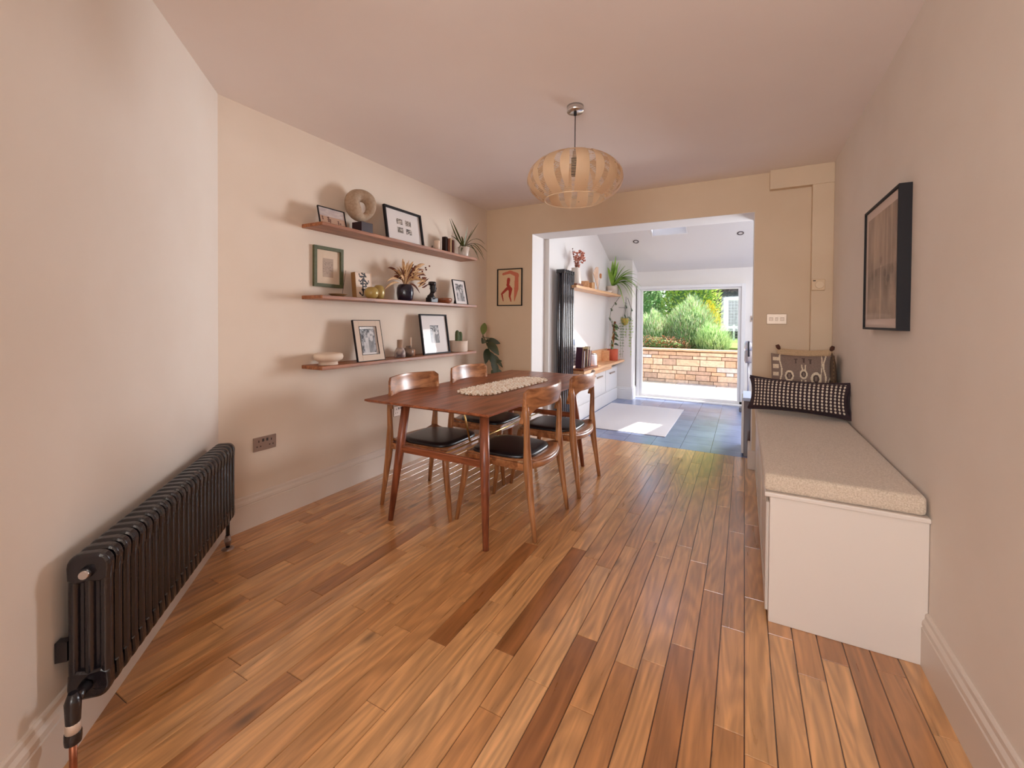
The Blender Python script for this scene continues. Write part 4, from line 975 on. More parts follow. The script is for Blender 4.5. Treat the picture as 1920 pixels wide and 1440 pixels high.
B = MB(); B.tube([(0, -.012, .03), (0, -.014, .058), (.0, -.004, .075), (.0, -.002, .09)], [.040, .034, .020, .018], 16, up=(1, 0, 0)); B.build('shoulders', EB, t)
B = MB(); B.tube([(0, 0, .085), (.003, .006, .1), (.004, .010, .125), (.002, .010, .15), (0, .006, .178), (0, .004, .188)], [.017, .024, .030, .031, .027, .010], 16, flat=(1, .85), up=(1, 0, 0))
B.ball((.030, .018, .128), .008, 8, 6, (1, 1, 1.6)).ball((.026, .018, .108), .008, 8, 6, (1, 1.6, .6)).ball((0, -.022, .128), .008, 8, 6).build('head', EB, t)
MB().tube([(0, .004, .16), (0, .002, .176), (0, .002, .19)], [.035, .036, .031], 16).build('headdress', EB, t)
vase('wooden_bowl', 'small turned wooden bowl beside the easel frame on the middle shelf', -2.50, 3.283, ZM, [(.0005, 0), (.045, 0), (.068, .012), (.076, .032), (.074, .047), (.070, .048), (.066, .034), (.04, .012), (.0005, .01)], wood('bowl_wood', c(116, 60, 34), c(168, 98, 60), 'X', .35, 5), cat='bowl')
# ------------------------------------------------------------------ objects on the lowest shelf
vase('footed_bowl', 'matt cream bowl on a broad foot at the left end of the lowest shelf', -2.53, 2.02, ZB, [(.0005, 0), (.062, 0), (.064, .004), (.060, .020), (.072, .026), (.092, .038), (.098, .056), (.092, .074), (.078, .080), (.070, .076), (.06, .05), (.0005, .045)], mat('matt_cream_clay', c(228, 208, 188), .7), cat='bowl', seg=40)
t = thing('bottle_vase', 'pale stone vase with a tall straight neck on the lowest shelf', 'vase', (-2.53, 2.725, ZB))
MB().lathe([(.0005, 0), (.040, 0), (.046, .008), (.043, .05), (.032, .075), (.024, .082)]).build('body', mat('patterned_glaze', c(200, 180, 166), .5, col2=c(96, 78, 84), scale=22, detail=1), t)
MB().lathe([(.024, .080), (.024, .146), (.020, .147), (.019, .10)]).build('neck', mat('bare_clay', c(168, 138, 116), .8), t)
vase('bud_vase', 'small mottled brown round bud vase right of the bottle vase', -2.53, 2.826, ZB, [(.0005, 0), (.028, 0), (.044, .016), (.050, .040), (.044, .062), (.024, .078), (.018, .082), (.024, .090), (.020, .090), (.012, .08), (.0005, .07)], mat('mottled_glaze', c(142, 112, 92), .4, col2=c(82, 66, 58), scale=30))
t = thing('taper_candle_holder', 'thin pale taper candle in a clay holder behind the bud vase', 'candle', (-2.572, 2.905, ZB))
MB().lathe([(.0005, 0), (.034, 0), (.036, .05), (.03, .056), (.01, .056), (.0005, .05)]).build('holder', mat('clay_holder', c(180, 130, 98), .75), t); MB().tube([(0, 0, .056), (0, 0, .16)], [.006, .005], 10).build('candle', WAX, t)
t = thing('potted_cactus', 'two-stemmed little cactus in a ribbed white pot on the lowest shelf', 'plant', (-2.535, 3.57, ZB))
MB().lathe([(.0005, 0), (.088, 0), (.090, .005), (.092, .108), (.086, .110), (.082, .1), (.0005, .095)], seg=64, wob=lambda th, z: 1 + .012 * math.sin(th * 26)).build('pot', mat('ribbed_white_pot', c(214, 192, 174), .6), t)
MB().lathe([(.0005, .099), (.083, .099)]).build('soil', MATS['soil'], t)
CACT = mat('cactus_green', c(70, 84, 44), .6, col2=c(92, 104, 60), scale=30)
for (y, h, r) in ((-.024, .115, .019), (.030, .100, .018), (.002, .06, .012)):
    MB().lathe([(r * .8, .095), (r, .11), (r * 1.05, .1 + h * .5), (r * .95, .1 + h * .8), (r * .6, .1 + h * .95), (.0005, .1 + h)], (0, y, 0), 40, wob=lambda th, z: 1 + .14 * math.cos(th * 8)).build('stem', CACT, t)

# ------------------------------------------------------------------ rubber plant in the corner
t = thing('rubber_plant', 'dark-leaved rubber plant growing up behind the table in the far left corner', 'plant', (-2.37, 3.98, 0))
MB().lathe([(.0005, 0), (.10, 0), (.13, .26), (.135, .28), (.122, .28), (.118, .25), (.0005, .24)]).build('pot', mat('grey_clay_pot', c(150, 136, 124), .8), t)
MB().lathe([(.0005, .252), (.118, .252)]).build('soil', MATS['soil'], t)
STEM = mat('brown_green_stem', c(104, 92, 54), .7); RLEAF = mat('dark_glossy_leaf', c(58, 66, 38), .28, col2=c(44, 50, 34), scale=6, coat=.3); RLEAF2 = mat('young_leaf', c(104, 110, 52), .3, coat=.2)
MB().tube([(0, .03, .2), (.03, .02, .55), (.0, .0, .80), (-.06, -.02, 1.0), (-.12, -.04, 1.14)], [.010, .009, .007, .006, .004], 8).build('stem', STEM, t)
def big_leaf(p, d, ln, w, m, droop=.3, face=(.75, -.4, .55)):
    p = Vector(p); d = Vector(d).normalized(); s = d.cross(Vector(face)); s = (s if s.length > .1 else Vector((0, 1, 0))).normalized(); pts = []; ws = []
    for i in range(9):
        u = i / 8; pts.append(p + d * ln * u + Vector((0, 0, -droop * ln * u * u))); ws.append(w * max(.03, math.sin(PI * min(1, u * .97 + .02)) ** .75))
    B = MB(); B.tube([p - d * .03, p + d * .004], .0025, 6); B.build('leaf_stalk', STEM, t)
    B = MB(); B.ribbon(pts, [q * 1.15 for q in ws], s, .12); B.build('leaf', m, t)
for (p, d, ln, w, m, dr) in (((-.11, -.04, 1.12), (.1, .12, 1), .13, .035, RLEAF2, 0), ((-.09, -.03, 1.06), (.3, -.9, .15), .14, .03, RLEAF, .35), ((-.08, -.03, 1.05), (.6, .75, .1), .17, .035, RLEAF, .25), ((-.07, -.03, 1.03), (.9, .0, -.25), .16, .048, RLEAF, .5), ((-.05, -.02, .97), (.2, -.75, -.6), .15, .036, RLEAF, .4), ((-.04, -.01, .94), (.5, -.2, -.75), .16, .04, RLEAF, .2), ((-.02, -.01, .9), (.4, .75, -.5), .17, .035, RLEAF, .3), ((0, 0, .84), (.5, -.5, -.4), .15, .038, RLEAF, .5), ((0, .0, .82), (.55, .65, .25), .10, .02, RLEAF, .1), ((.01, 0, .74), (.5, -.7, -.3), .14, .04, RLEAF, .4), ((.02, 0, .74), (.4, .85, -.4), .17, .036, RLEAF, .3), ((-.1, -.04, 1.09), (.5, -.3, .2), .12, .03, RLEAF, .5)):
    big_leaf(p, d, ln, w, m, dr)

# ================================================================== extension furniture
t = thing('tall_radiator', 'tall black vertical column radiator on the extension wall', 'radiator', (XE + .015, 4.90, .11))
for i in range(6):
    y = -.155 + i * .062
    B = MB(); 
    for x in (.045, .105): B.tube([(x, y, .03), (x, y, 1.76)], .0245, 14, flat=(.86, .8), up=(0, 1, 0))
    B.box(.02, .13, y - .012, y + .012, .02, .06).box(.02, .13, y - .012, y + .012, 1.73, 1.775); B.build('column', mat('gloss_black_enamel', c(30, 28, 36), .16, spec=.8, coat=.8), t, bevel=.004)
B = MB(); B.box(.03, .11, -.18, .18, .03, .06).box(.03, .11, -.18, .18, 1.735, 1.765); B.build('header', IRON, t)
for z in (.3, 1.5): MB().box(0, .04, -.05, .05, z, z + .05).build('bracket', IRON, t)
MB().tube([(.07, -.12, .03), (.07, -.12, -.11)], .01, 8).build('valve_pipe', CHROME, t)
# base cabinets, counter
y0, y1 = 5.13, 7.125
t = thing('base_cabinet', 'white painted low cabinet run under the wooden counter', 'cabinet', (-1.93, 6.1, 0)); T = Matrix.Translation((1.93, -6.1, 0))
MB().box(XE + .001, -1.86, y0, y1, 0, .545).build('body', WHITEGLOSS, t, xf=T)
for (a, b) in ((5.16, 5.78), (5.80, 6.42), (6.44, 7.10)):
    d = MB().box(-1.86, -1.846, a, b, .21, .535).build('door', WHITEGLOSS, t, bevel=.002, xf=T)
    MB().box(-1.842, -1.826, (a + b) / 2 - .13, (a + b) / 2 + .13, .455, .475).build('handle', DULLMETAL, d, bevel=.003, xf=T)
MB().box(-1.86, -1.838, y0, y1 - .03, 0, .19).build('plinth', WHITEGLOSS, t, bevel=.006, xf=T)
for z in (.315, .46): 
    pass
t = thing('counter_top', 'pale beech counter running along the extension wall', 'counter', (-1.86, 6.1, .62)); T = Matrix.Translation((1.86, -6.1, -.62))
MB().box(XE + .002, -1.735, y0 - .02, 7.128, .618, .652).build('top', PALEWOOD, t, bevel=.002, xf=T)
MB().box(XE + .002, -1.80, y0 - .02, 6.6, .546, .618).build('apron', PALEWOOD, t, bevel=.002, xf=T)
MB().box(XE + .002, XE + .02, 5.7, 6.98, .652, .835).build('upstand', PALEWOOD, t, bevel=.002, xf=T)
for (a, b, c_, d) in ((XE + .02, -1.86, 6.66, 6.675),): MB().box(a, b, c_, d, .652, .82).build('divider', PALEWOOD, t, bevel=.002, xf=T)
o = MB().box(0, .2, -1.07, 1.07, -.032, 0).build('wall_shelf', PALEWOOD, bevel=.002); o.location = (XE, 6.05, 1.715); tag(o, 'pale beech wall shelf in the extension with the fern-like plant on it', 'shelf')
# counter things
o = MB().box(-.09, .09, -.30, .30, 0, .024).build('serving_board', WALNUT_Y, bevel=.004); o.location = (-1.835, 5.42, .6525); tag(o, 'dark wooden board under the magazines on the counter', 'board')
rn = random.Random(8); gm = 'magazines leaning on the extension counter'
cols = [(74, 44, 58), (168, 140, 120), (96, 56, 74), (206, 196, 190), (120, 86, 60), (58, 40, 52), (190, 170, 130), (150, 110, 120), (88, 60, 48), (200, 190, 180), (110, 80, 90)]
names = ['dark plum', 'tan', 'purple', 'pale grey', 'brown', 'blackish', 'straw', 'mauve', 'chestnut', 'off-white', 'dusky pink']
y = 5.20
for i, cc in enumerate(cols):
    w = .012 + .012 * rn.random(); h = .20 + .07 * rn.random()
    book(y, w, h, .08, cc, '%s magazine standing %s in the row beside the tall radiator' % (names[i], ['first', 'second', 'third', 'fourth', 'fifth', 'sixth', 'seventh', 'eighth', 'ninth', 'tenth', 'last'][i]), gm, .678, -1.845, -.13 - .02 * (i % 3)); y += w + .021
t = thing('glass_jar', 'clear ribbed glass jar standing right of the magazines on the counter', 'jar', (-1.85, 5.80, .653))
MB().lathe([(.0005, 0), (.055, 0), (.058, .01), (.058, .15), (.05, .165), (.046, .165), (.052, .15), (.052, .012), (.0005, .008)], seg=32, wob=lambda th, z: 1 + .02 * math.sin(th * 12)).build('body', mat('grey_glazed_glass', c(206, 200, 206), .15, 0, coat=.5), t)
MB().lathe([(.0005, .178), (.05, .176), (.052, .166), (.0005, .166)]).build('lid', DULLMETAL, t)
t = thing('newspaper', 'blue and white folded newspaper propped against the wall by the magazines', 'newspaper', (-1.93, 5.28, .70)); t.rotation_euler = (0, -.12, 0)
grid_fn('front_page', PRINT, 16, 24, lambda u, v: (.004, -.10 + .2 * u, .34 * v - .0), lambda u, v: c(120, 140, 176) if v > .8 else (c(196, 196, 202) if int(v * 24) % 3 else c(140, 142, 150)), t, False)
MB().box(-.006, .003, -.10, .10, 0, .34).build('pages', mat('newsprint', c(214, 210, 206), .9), t)
TERRA = mat('terracotta', c(196, 92, 62), .8, col2=c(182, 80, 54), scale=12)
t = thing('moss_pole_plant', 'climbing plant on a tall moss pole in a terracotta pot on the counter', 'plant', (-1.86, 6.86, .653))
MB().lathe([(.0005, 0), (.080, 0), (.084, .01), (.086, .18), (.078, .18), (.074, .16), (.0005, .155)]).build('pot', TERRA, t)
MB().lathe([(.0005, .160), (.076, .160)]).build('soil', MATS['soil'], t)
MB().tube([(-.01, -.02, .14), (.01, .01, .40), (.02, .05, .62)], [.020, .022, .018], 12).build('moss_pole', mat('coir_pole', c(146, 92, 48), .95, col2=c(110, 66, 34), scale=50, bump=1), t)
VINE = mat('vine_green', c(128, 150, 96), .5, col2=c(92, 118, 78), scale=12); VDARK = mat('vine_dark', c(74, 84, 64), .5); LIME = mat('lime_leaf', c(176, 204, 62), .45, col2=c(150, 184, 60), scale=20)
B = MB(); B.tube([(0, 0, .15), (.03, -.05, .25), (-.01, -.03, .36), (.03, .02, .5), (.01, .06, .60)], .005, 6); B.build('vine', mat('pale_vine', c(208, 190, 140), .6), t)
rn = random.Random(4)
for k in range(16):
    z = .2 + .42 * k / 15; a = rn.uniform(-2.4, .6); p = Vector((.02 * math.cos(a), .02 * math.sin(a), z)); d = Vector((abs(math.cos(a)), math.sin(a), rn.uniform(-.3, .4)))
    big_leaf(p, d, rn.uniform(.05, .09), .02, VINE if k % 2 else VDARK, .5)
MB().tube([(0, 0, .16), (.0, -.12, .24), (.02, -.2, .29), (.02, -.26, .24)], [.003, .003, .002, .002], 6).build('drooping_shoot', VDARK, t)
# big spider plant at the end of the extension shelf
t = thing('arching_plant', 'large bright arching plant in a cream pot at the end of the extension shelf', 'plant', (-1.90, 6.98, 1.715))
MB().lathe([(.0005, 0), (.068, 0), (.078, .01), (.094, .13), (.090, .136), (.084, .12), (.0005, .11)]).build('pot', mat('cream_stone_pot', c(220, 204, 190), .6, col2=c(206, 188, 172), scale=8), t)
MB().lathe([(.0005, .115), (.071, .115)]).build('soil', MATS['soil'], t)
ARCH = mat('bright_leaf', c(150, 184, 74), .45, col2=c(118, 158, 56), scale=14)
tipsA = [(.05, -.02, .62, .05), (.0, -.12, .34, .1), (.10, -.05, .52, .1), (.20, .0, .46, .15), (.28, .02, .40, .25), (.38, .04, .30, .45), (.42, .02, .20, .5), (.46, .03, .10, .6), (.43, -.04, .02, .7), (.34, -.05, -.06, .75), (.30, .02, -.12, .8), (.40, -.12, .12, .55), (.34, .03, .1, .5), (.40, .0, -.1, .7), (-.02, .05, .55, .08), (-.03, -.2, .42, .1), (.30, -.08, .26, .35), (.12, .05, .5, .1), (.5, .0, -.02, .55), (.2, -.02, -.2, .8), (.35, .0, .36, .3), (.3, -.15, .18, .5)]
for (dx, dy, dz, lf) in tipsA:
    B = MB(); blade(B, (.0, 0, .125), (dx, dy, dz), w=.030, lift=lf, n=10); B.build('leaf', ARCH, t)
# trailing plants on the pier
t = thing('hanging_plant', 'lime trailing plant in a round golden hanging pot on the pier', 'plant', (-1.70, 6.98, 1.30))
B = MB(); B.lathe([(.0005, -.09), (.03, -.08), (.055, -.04), (.062, 0), (.058, .03), (.052, .03), (.054, 0), (.0005, -.02)]); B.build('pot', mat('golden_pot', c(178, 150, 66), .5), t)
for k in range(3): MB().tube([(.055 * math.cos(k * 2.094), .055 * math.sin(k * 2.094), .03), (0, .02, .26)], .0012, 5).build('hanging_cord', BLACK, t)
MB().tube([(0, .145, .27), (0, .02, .27), (0, .0, .285)], .003, 6).build('wall_hook', BLACK, t)
for k in range(26):
    a = rn.uniform(-3.0, .8); r = .05 + .06 * rn.random(); ln = rn.choice((.15, .3, .45, .62)); col_ = LIME if math.cos(a) > 0 else VINE
    p0 = Vector((.05 * math.cos(a), .05 * math.sin(a), .03)); p1 = Vector((r * math.cos(a) + .02, r * math.sin(a), .02)); p2 = p1 + Vector((.0, 0, -ln))
    B = MB(); B.tube([p0, (p0 + p1) / 2 + Vector((0, 0, .03)), p1, p1 * .5 + p2 * .5, p2], .0016, 5); B.build('trailing_stem', VINE, t)
    for q in range(int(ln / .045)):
        p = p1 + (p2 - p1) * ((q + .5) / (ln / .045)); b = rn.uniform(0, 2 * PI); d = Vector((math.cos(b), math.sin(b), -.6)) * .03
        B = MB(); B.ribbon([p, p + d * .5, p + d], [.002, .010, .001], (-math.sin(b), math.cos(b), 0), .3); B.build('leaflet', col_, t)
    if k > 15: break
t = thing('trailing_vine', 'thin-stemmed vine trailing below the end of the extension shelf', 'plant', (-1.93, 7.04, 1.68))
for (pts) in ([(.13, 0, .0), (.08, -.08, -.1), (.03, -.14, -.2), (.0, -.12, -.35), (.03, -.05, -.46)], [(.22, .05, .0), (.22, .05, -.15), (.20, .06, -.3), (.22, .05, -.42)], [(.25, .03, -.02), (.32, .0, -.2), (.30, .0, -.35)]):
    MB().tube(pts, .004, 6).build('stem', VDARK, t)
    for i in range(1, len(pts)):
        for s in (-1, 1):
            p = Vector(pts[i]); big_leaf(p, (.3, s * .8, -.2), .06, .018, VDARK if s < 0 else VINE, .5)
MB().tube([(.10, .06, -.175), (.20, .06, -.18)], .003, 5).build('wall_hook', BLACK, t)
# extension shelf things
t = thing('flower_jug', 'white jug of dried pink flowers at the radiator end of the extension shelf', 'vase', (-1.895, 5.20, 1.745))
MB().lathe([(.0005, 0), (.072, 0), (.076, .01), (.066, .12), (.05, .19), (.052, .205), (.046, .205), (.042, .18), (.0005, .17)]).build('jug', PORC, t)
PINK = mat('dried_pink_flower', c(228, 160, 136), .85, col2=c(166, 84, 70), scale=60)
rn = random.Random(14)
for k in range(18):
    a = rn.uniform(0, 2 * PI); r = rn.uniform(.03, .16); h = rn.uniform(.24, .42); tip = (.5 * r * math.cos(a) + .02, r * math.sin(a) + .03, h)
    MB().tube([(0, 0, .17), (tip[0] * .4, tip[1] * .4, h * .75), tip], .0014, 5).build('flower_stem', RUST, t)
    B = MB()
    for q in range(6): B.ball((tip[0] + rn.uniform(-.02, .02), tip[1] + rn.uniform(-.025, .025), tip[2] + rn.uniform(-.035, .03)), rn.uniform(.008, .014), 7, 5)
    B.build('flower_head', PINK, t)
for k in range(6): MB().ball((.02, -.10 - .013 * k, .27 + .03 * k), .008, 6, 5).build('bud', RUST, t)
MB().tube([(0, 0, .18), (.02, -.1, .26), (.02, -.17, .42)], .0015, 5).build('flower_stem', RUST, t)
o = MB().box(-.06, .06, -.12, .12, 0, .028).build('wood_block', WALNUT_Y, bevel=.003); o.location = (-1.89, 5.20, 1.716); tag(o, 'small flat wooden block under the white flower jug', 'block')
t = thing('wooden_box', 'open-sided small wooden box standing on the extension shelf', 'box', (-1.90, 5.70, 1.716))
B = MB(); B.box(-.06, .06, -.13, -.12, 0, .10).box(-.06, .06, .12, .13, 0, .10).box(-.06, .06, -.13, .13, 0, .01).box(-.06, -.05, -.13, .13, 0, .10).build('case', PALEWOOD, t)
MB().box(-.05, .055, .02, .115, .012, .09).build('drawer', mat('box_drawer', c(186, 140, 92), .6), t, bevel=.002)
t = thing('taper_stand', 'thin dark metal rod stand rising behind the wooden box', 'candlestick', (-1.955, 5.50, 1.716))
MB().lathe([(.0005, 0), (.03, 0), (.03, .006), (.0005, .006)]).build('base', BRASS, t); MB().tube([(0, 0, .006), (0, 0, .34)], .003, 8).build('rod', DULLMETAL, t)
PAPER = mat('pleated_paper', c(228, 196, 170), .8, col2=c(214, 178, 150), scale=8)
t = thing('paper_fan', 'pleated pink-beige paper fan leaning at the back of the extension shelf', 'ornament', (-1.93, 6.28, 1.717)); t.rotation_euler = (0, 0, .1)
B = MB(); N = 14; vs = [(0, 0, .0)]
for i in range(N + 1):
    a = math.radians(96 + 52 * i / N); r = .42 - .06 * (1 - i / N) ; vs.append((.008 * (-1) ** i, r * math.cos(a), r * math.sin(a)))
fs = [(0, i, i + 1) for i in range(1, N + 1)]; B.add(vs, fs); B.build('folds', PAPER, t, solid=.002)
MB().tube([(0, -.02, .0), (.004, .10, .20), (.004, .16, .26)], .003, 6).build('stem', PAPER, t)
B = MB()
for k in range(6): B.ball((.005, .15 + .02 * math.cos(k), .25 + .025 * math.sin(k)), .016, 7, 5)
B.build('dried_flower', mat('dried_orange', c(206, 140, 90), .85), t)
for i, (yy, w, cc, lb) in enumerate(((6.58, .16, (222, 212, 202), 'low white dish lying on the extension shelf left of the arching plant'),)):
    vase('dish', lb, -1.88, yy, 1.716, [(.0005, 0), (.05, 0), (.085, .03), (.080, .03), (.045, .008), (.0005, .006)], PORC, cat='dish')

# rug, low cabinet and stick vacuum on the right
B = MB(); RUG = mat('pale_flatweave', c(224, 220, 222), .95, col2=c(210, 206, 210), scale=120, stretch=(1, 4, 1), bump=.5)
o = MB().box(-.53, .53, -.84, .84, 0, .008).build('flatweave_rug', RUG, bevel=.003); o.location = (-1.285, 5.82, 0); tag(o, 'pale grey flatweave rug lying on the slate tiles', 'rug')
t = thing('low_unit', 'low dark brown unit with a pale top just right of the opening', 'cabinet', (.12, 4.85, 0))
MB().box(-.115, .3, -.21, .25, .0, .53).build('carcass', mat('dark_burgundy_panel', c(82, 50, 46), .35, coat=.3), t, bevel=.002)
MB().box(-.125, .31, -.22, .26, .53, .56).build('top', mat('pale_blue_top', c(190, 204, 232), .3), t, bevel=.002)
MB().box(-.135, -.115, -.21, .25, .03, .53).build('door', WHITEGLOSS, t, bevel=.002)
MB().box(-.158, -.136, .17, .20, .43, .45).build('handle', BLACK, t)
t = thing('stick_vacuum', 'grey upright stick vacuum with clear bin standing right of the garden door', 'vacuum cleaner', (.055, 6.98, 0))
MB().tube([(0, 0, .10), (0, 0, .70)], .014, 10).build('tube', mat('silver_grey', c(190, 188, 196), .3, .5), t)
MB().box(-.11, .11, -.06, .06, 0, .07).build('floor_head', mat('mid_grey_plastic', c(120, 116, 122), .4), t, bevel=.015)
MB().lathe([(.0005, .70), (.045, .70), (.052, .73), (.052, .86), (.04, .88), (.0005, .88)]).build('bin', mat('smoky_bin', c(172, 160, 160), .15, .1, coat=.6), t)
MB().lathe([(.0005, .88), (.05, .88), (.058, .91), (.056, .97), (.04, 1.01), (.0005, 1.015)]).build('motor', mat('chrome_plastic', c(206, 204, 212), .2, .6), t)
MB().tube([(0, -.03, .99), (0, -.10, 1.0), (0, -.13, .90), (0, -.09, .80)], .014, 10).build('grip', mat('dark_plastic', c(50, 46, 54), .4), t)
t = thing('wall_switch', 'small grey double switch on the extension wall above the vacuum', 'switch', (.105, YE, 1.33))
MB().box(-.03, .03, -.008, 0, -.045, .045).build('plate', PLATE, t, bevel=.002); MB().box(-.015, .015, -.012, -.008, -.02, .02).build('rocker', SOCKB, t)

# ================================================================== garden
STN = attr_mat('garden_stone', .9, 0, (18, (1, 1, 1), .8, 1.15), .4)
B = MB(); rn = random.Random(31)
B.cur = c(206, 196, 178); B.box(-8, 8, 7.75, 9.75, -.3, -.03)
y = 7.76
while y < 9.6:
    dy = rn.choice((.3, .45, .6)); x = -6.0 + rn.random()
    while x < 5:
        dx = rn.choice((.45, .6, .75)); v = rn.uniform(.9, 1.06); q = c(*rn.choice(((236, 222, 204), (232, 206, 182), (226, 216, 204), (240, 226, 196)))); B.cur = tuple(a * v for a in q[:3]) + (1,)
        B.box(x + .005, x + dx - .005, y + .005, min(y + dy, 9.62) - .005, -.03, -.006 + .002 * rn.random()); x += dx
    y += dy
struct(B.build('patio', STN))
B = MB(); z = -.01; rn = random.Random(17); B.cur = c(134, 104, 78); B.box(-7, 5, 9.66, 9.95, -.05, .66)
hs = [.075, .12, .075, .10, .14, .07, .08]
for h in hs:
    x = -6 + rn.random() * .3; h2 = min(h, .665 - z)
    while x < 4.5:
        w = rn.choice((.14, .2, .27, .36, .46)); v = rn.uniform(.86, 1.1)
        q = c(*rn.choice(((236, 200, 168), (230, 186, 152), (240, 208, 180), (232, 192, 158), (222, 186, 162), (236, 202, 174), (220, 212, 208) if rn.random() < .4 else (232, 192, 160)))); B.cur = tuple(min(1, a * v) for a in q[:3]) + (1,)
        if rn.random() < .15 and h < .1:
            pass
        B.box(x + .006, x + w - .006, 9.63 - .010 * rn.random(), 9.68, z + .006, z + h2 - .006); x += w
    z += h2
B.cur = c(226, 186, 146)
B.box(-7, 5, 9.60, 9.98, .665, .70)
tag(B.build('garden_wall', STN, bevel=.0), 'low retaining wall of honey coloured stone blocks beyond the patio', 'wall')
struct(MB().box(-12, 12, 9.95, 30, .4, .66).build('garden_soil', mat('garden_soil', c(120, 92, 66), .95)))
def shrub(name, label, x, y, z, w, d, h, n, cols_, leaf=(.05, .012), up=.8, seed=1, core=(112, 150, 80), kind='needle', group=None):
    """bushy shrub: a leafy crown of separate small blades over dark twigs"""
    t = thing(name, label, 'shrub' if h < 2.2 else 'tree', (x, y, z), 0, group); rn = random.Random(seed); B = MB()
    m = attr_mat('foliage', .6, 0, None, 0, .3, .45)
    for k in range(n):
        a = rn.uniform(0, 2 * PI); b = rn.random() ** .6; hh = rn.random()
        rr = math.sqrt(max(0, 1 - (2 * hh - .75) ** 2 / 1.6)) * (.55 + .45 * b)
        rr *= 1 + .22 * (vn(3 * math.cos(a) + 9 + seed, 3 * math.sin(a) + hh * 5) - .5)
        p = Vector((w / 2 * rr * math.cos(a), d / 2 * rr * math.sin(a), h * hh * (.85 + .3 * vn(a * 2 + seed, 4))))
        o = Vector((math.cos(a), math.sin(a), up * 1.6)) + Vector((rn.uniform(-.6, .6), rn.uniform(-.6, .6), rn.uniform(-.4, .6)))
        o = o.normalized() * leaf[0] * rn.uniform(.7, 1.4); s = Vector((-o.y, o.x, 0)); s = (s + Vector((0, 0, rn.uniform(-.02, .02)))).normalized() * leaf[1] * rn.uniform(.7, 1.3)
        q = c(*rn.choice(cols_)); v = rn.uniform(.85, 1.1); B.cur = tuple(e * v for e in q[:3]) + (1,)
        if kind == 'needle': B.add([p - s, p + s, p + o], [(0, 1, 2)])
        else: B.add([p, p + o * .5 + s, p + o, p + o * .5 - s], [(0, 1, 2, 3)])
    B.build('foliage', m, t)
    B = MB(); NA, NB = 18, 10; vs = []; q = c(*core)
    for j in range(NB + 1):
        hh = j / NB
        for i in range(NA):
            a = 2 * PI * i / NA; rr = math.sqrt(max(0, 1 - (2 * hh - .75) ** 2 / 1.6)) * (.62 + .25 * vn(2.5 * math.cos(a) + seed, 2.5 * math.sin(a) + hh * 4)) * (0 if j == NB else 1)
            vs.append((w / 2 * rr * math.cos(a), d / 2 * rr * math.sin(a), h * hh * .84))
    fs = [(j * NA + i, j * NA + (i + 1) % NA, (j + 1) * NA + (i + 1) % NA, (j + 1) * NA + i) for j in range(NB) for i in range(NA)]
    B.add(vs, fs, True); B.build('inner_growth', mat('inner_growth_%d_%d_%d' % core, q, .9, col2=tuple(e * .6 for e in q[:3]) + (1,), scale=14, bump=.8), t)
    B = MB()
    for k in range(7):
        a = k * .9 + seed; B.tube([(0.05 * math.cos(a), .05 * math.sin(a), -.02), (w * .15 * math.cos(a), d * .15 * math.sin(a), h * .4), (w * .28 * math.cos(a), d * .28 * math.sin(a), h * .75)], [.02, .014, .006], 5)
        B.build('branch', mat('branch_bark', c(96, 76, 58), .9), t); B = MB()
    return t
G1 = [(196, 226, 156), (212, 236, 178), (170, 208, 128), (230, 240, 208), (150, 186, 116), (200, 220, 172), (214, 190, 160)]
G2 = [(196, 220, 104), (220, 234, 130), (166, 200, 92), (234, 236, 150)]
G3 = [(164, 212, 132), (186, 222, 162), (220, 238, 210), (112, 166, 100), (236, 242, 214)]
shrub('feathery_shrub', 'feathery green shrub behind the stone wall at the left of the door view', -1.98, 10.75, .62, 1.1, .75, .84, 5000, G1, (.10, .008), 1.2, 2)
shrub('feathery_shrub', 'feathery green shrub in the middle of the planting behind the stone wall', -1.10, 10.8, .62, 1.15, .8, 1.12, 5200, G1, (.10, .008), 1.2, 3)
shrub('feathery_shrub', 'rounded green shrub spilling over the stone wall at the right of the planting', -.60, 10.34, .60, .72, .7, .58, 3600, G1[:3], (.09, .007), 1.0, 5)
shrub('low_shrub', 'low brown-leaved groundcover along the wall top, left of the rounded shrub', -1.75, 10.22, .665, 1.5, .4, .26, 1400, [(176, 116, 84), (206, 176, 140), (150, 90, 64), (214, 200, 160), (120, 140, 70)], (.04, .018), .5, 6, kind='leaf')
shrub('yellow_shrub', 'bright yellow-green shrub behind the rounded green one', -.86, 11.6, .64, .8, .7, 1.05, 2600, [(236, 220, 60), (228, 206, 70), (206, 210, 80)], (.06, .014), 1.0, 7, kind='leaf')
shrub('leafy_tree', 'pale flecked leafy tree filling the top left of the door view', -3.0, 13.4, .6, 2.6, 1.6, 2.6, 6000, G3, (.09, .032), .3, 9, kind='leaf')
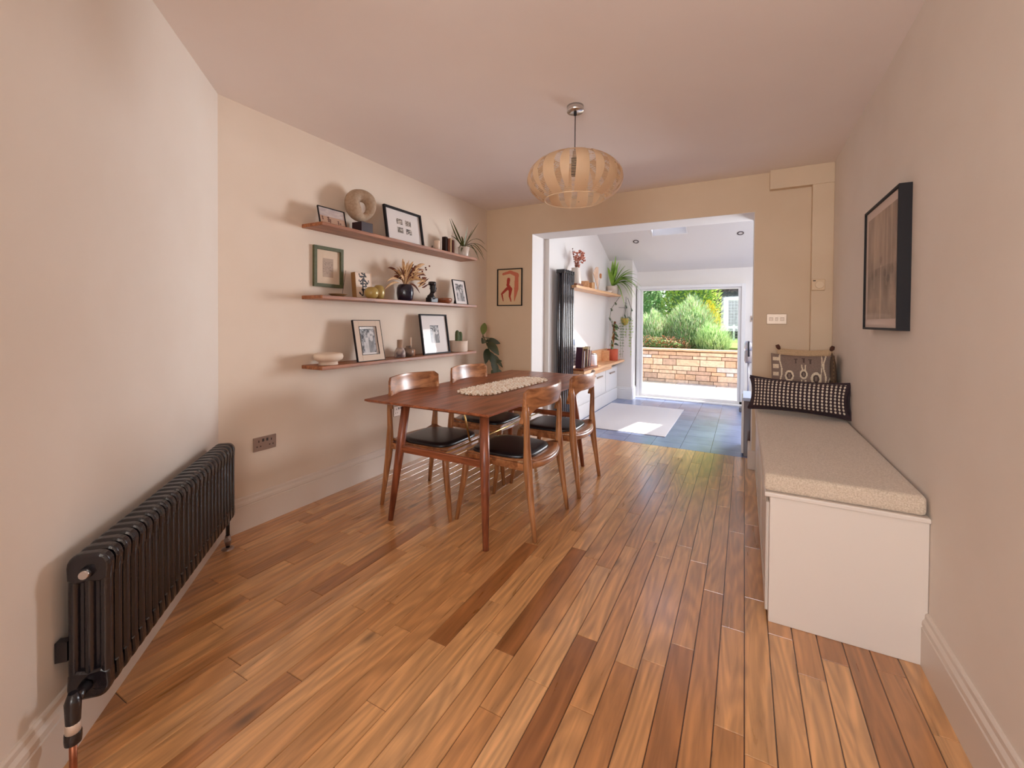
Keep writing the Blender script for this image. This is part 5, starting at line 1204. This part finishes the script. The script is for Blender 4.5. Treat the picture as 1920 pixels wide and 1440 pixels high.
shrub('leafy_tree', 'yellow-green leafy tree in the upper middle of the door view', -1.28, 12.9, .6, 1.5, 1.2, 2.5, 5500, G2, (.09, .034), .3, 10, kind='leaf')
shrub('dark_tree', 'large tree with its shade coloured grey-purple, standing far behind the goal frame', -.6, 19.5, .6, 6.4, 3.0, 6.5, 9000, [(74, 70, 84), (92, 86, 98), (58, 56, 68), (112, 104, 112)], (.22, .08), .2, 12, core=(70, 66, 78), kind='leaf')  # the tree's shade is put into its dark leaf and core colours
shrub('dark_tree', 'dull green tree far behind the goal frame on the right', 5.4, 20.5, .6, 5.0, 3.0, 5.8, 7000, [(84, 100, 78), (104, 116, 90), (72, 84, 70)], (.22, .08), .2, 13, core=(84, 90, 84), kind='leaf')
shrub('leafy_tree', 'big pale green tree standing furthest left behind the planting', -6.2, 17, .5, 6.5, 3.0, 5.5, 8000, G3, (.2, .07), .2, 14, kind='leaf')
struct(MB().box(-12, 12, 10.9, 40, .4, .70).build('lawn', mat('mown_grass', c(150, 178, 92), .95, col2=c(134, 162, 78), scale=9, bump=.5)))
t = thing('goal_frame', 'white football goal frame with netting on the lawn', 'goal', (-.25, 14.5, .70)); WP = mat('white_post', c(244, 244, 246), .4)
MB().tube([(-.25, 0, -.01), (-.25, 0, 1.32)], .065, 12).build('post', WP, t); MB().tube([(1.7, 0, 0), (1.7, 0, 1.32)], .05, 12).build('post', WP, t)
MB().tube([(-.25, 0, 1.29), (1.7, 0, 1.29)], .05, 12).build('crossbar', WP, t)
B = MB()
for i in range(22): B.tube([(-.2 + i * .085, .35, 0.02), (-.2 + i * .085, .06, 1.27)], .0045, 4)
for i in range(14): B.tube([(-.2, .35 - i * .02, .06 + i * .09), (1.66, .35 - i * .02, .06 + i * .09)], .0045, 4)
B.build('net', mat('net_cord', c(170, 172, 178), .7), t)
t = thing('rail_fence', 'low white rail fence crossing the lawn behind the goal frame', 'fence', (-.6, 15.6, .70))
for z in (.42,): MB().box(-.9, 2.2, -.02, .02, z - .04, z + .04).build('rail', WP, t)
for x in (-.9, .3, 1.4): MB().box(x - .03, x + .03, -.03, .03, 0, .5).build('post', WP, t)
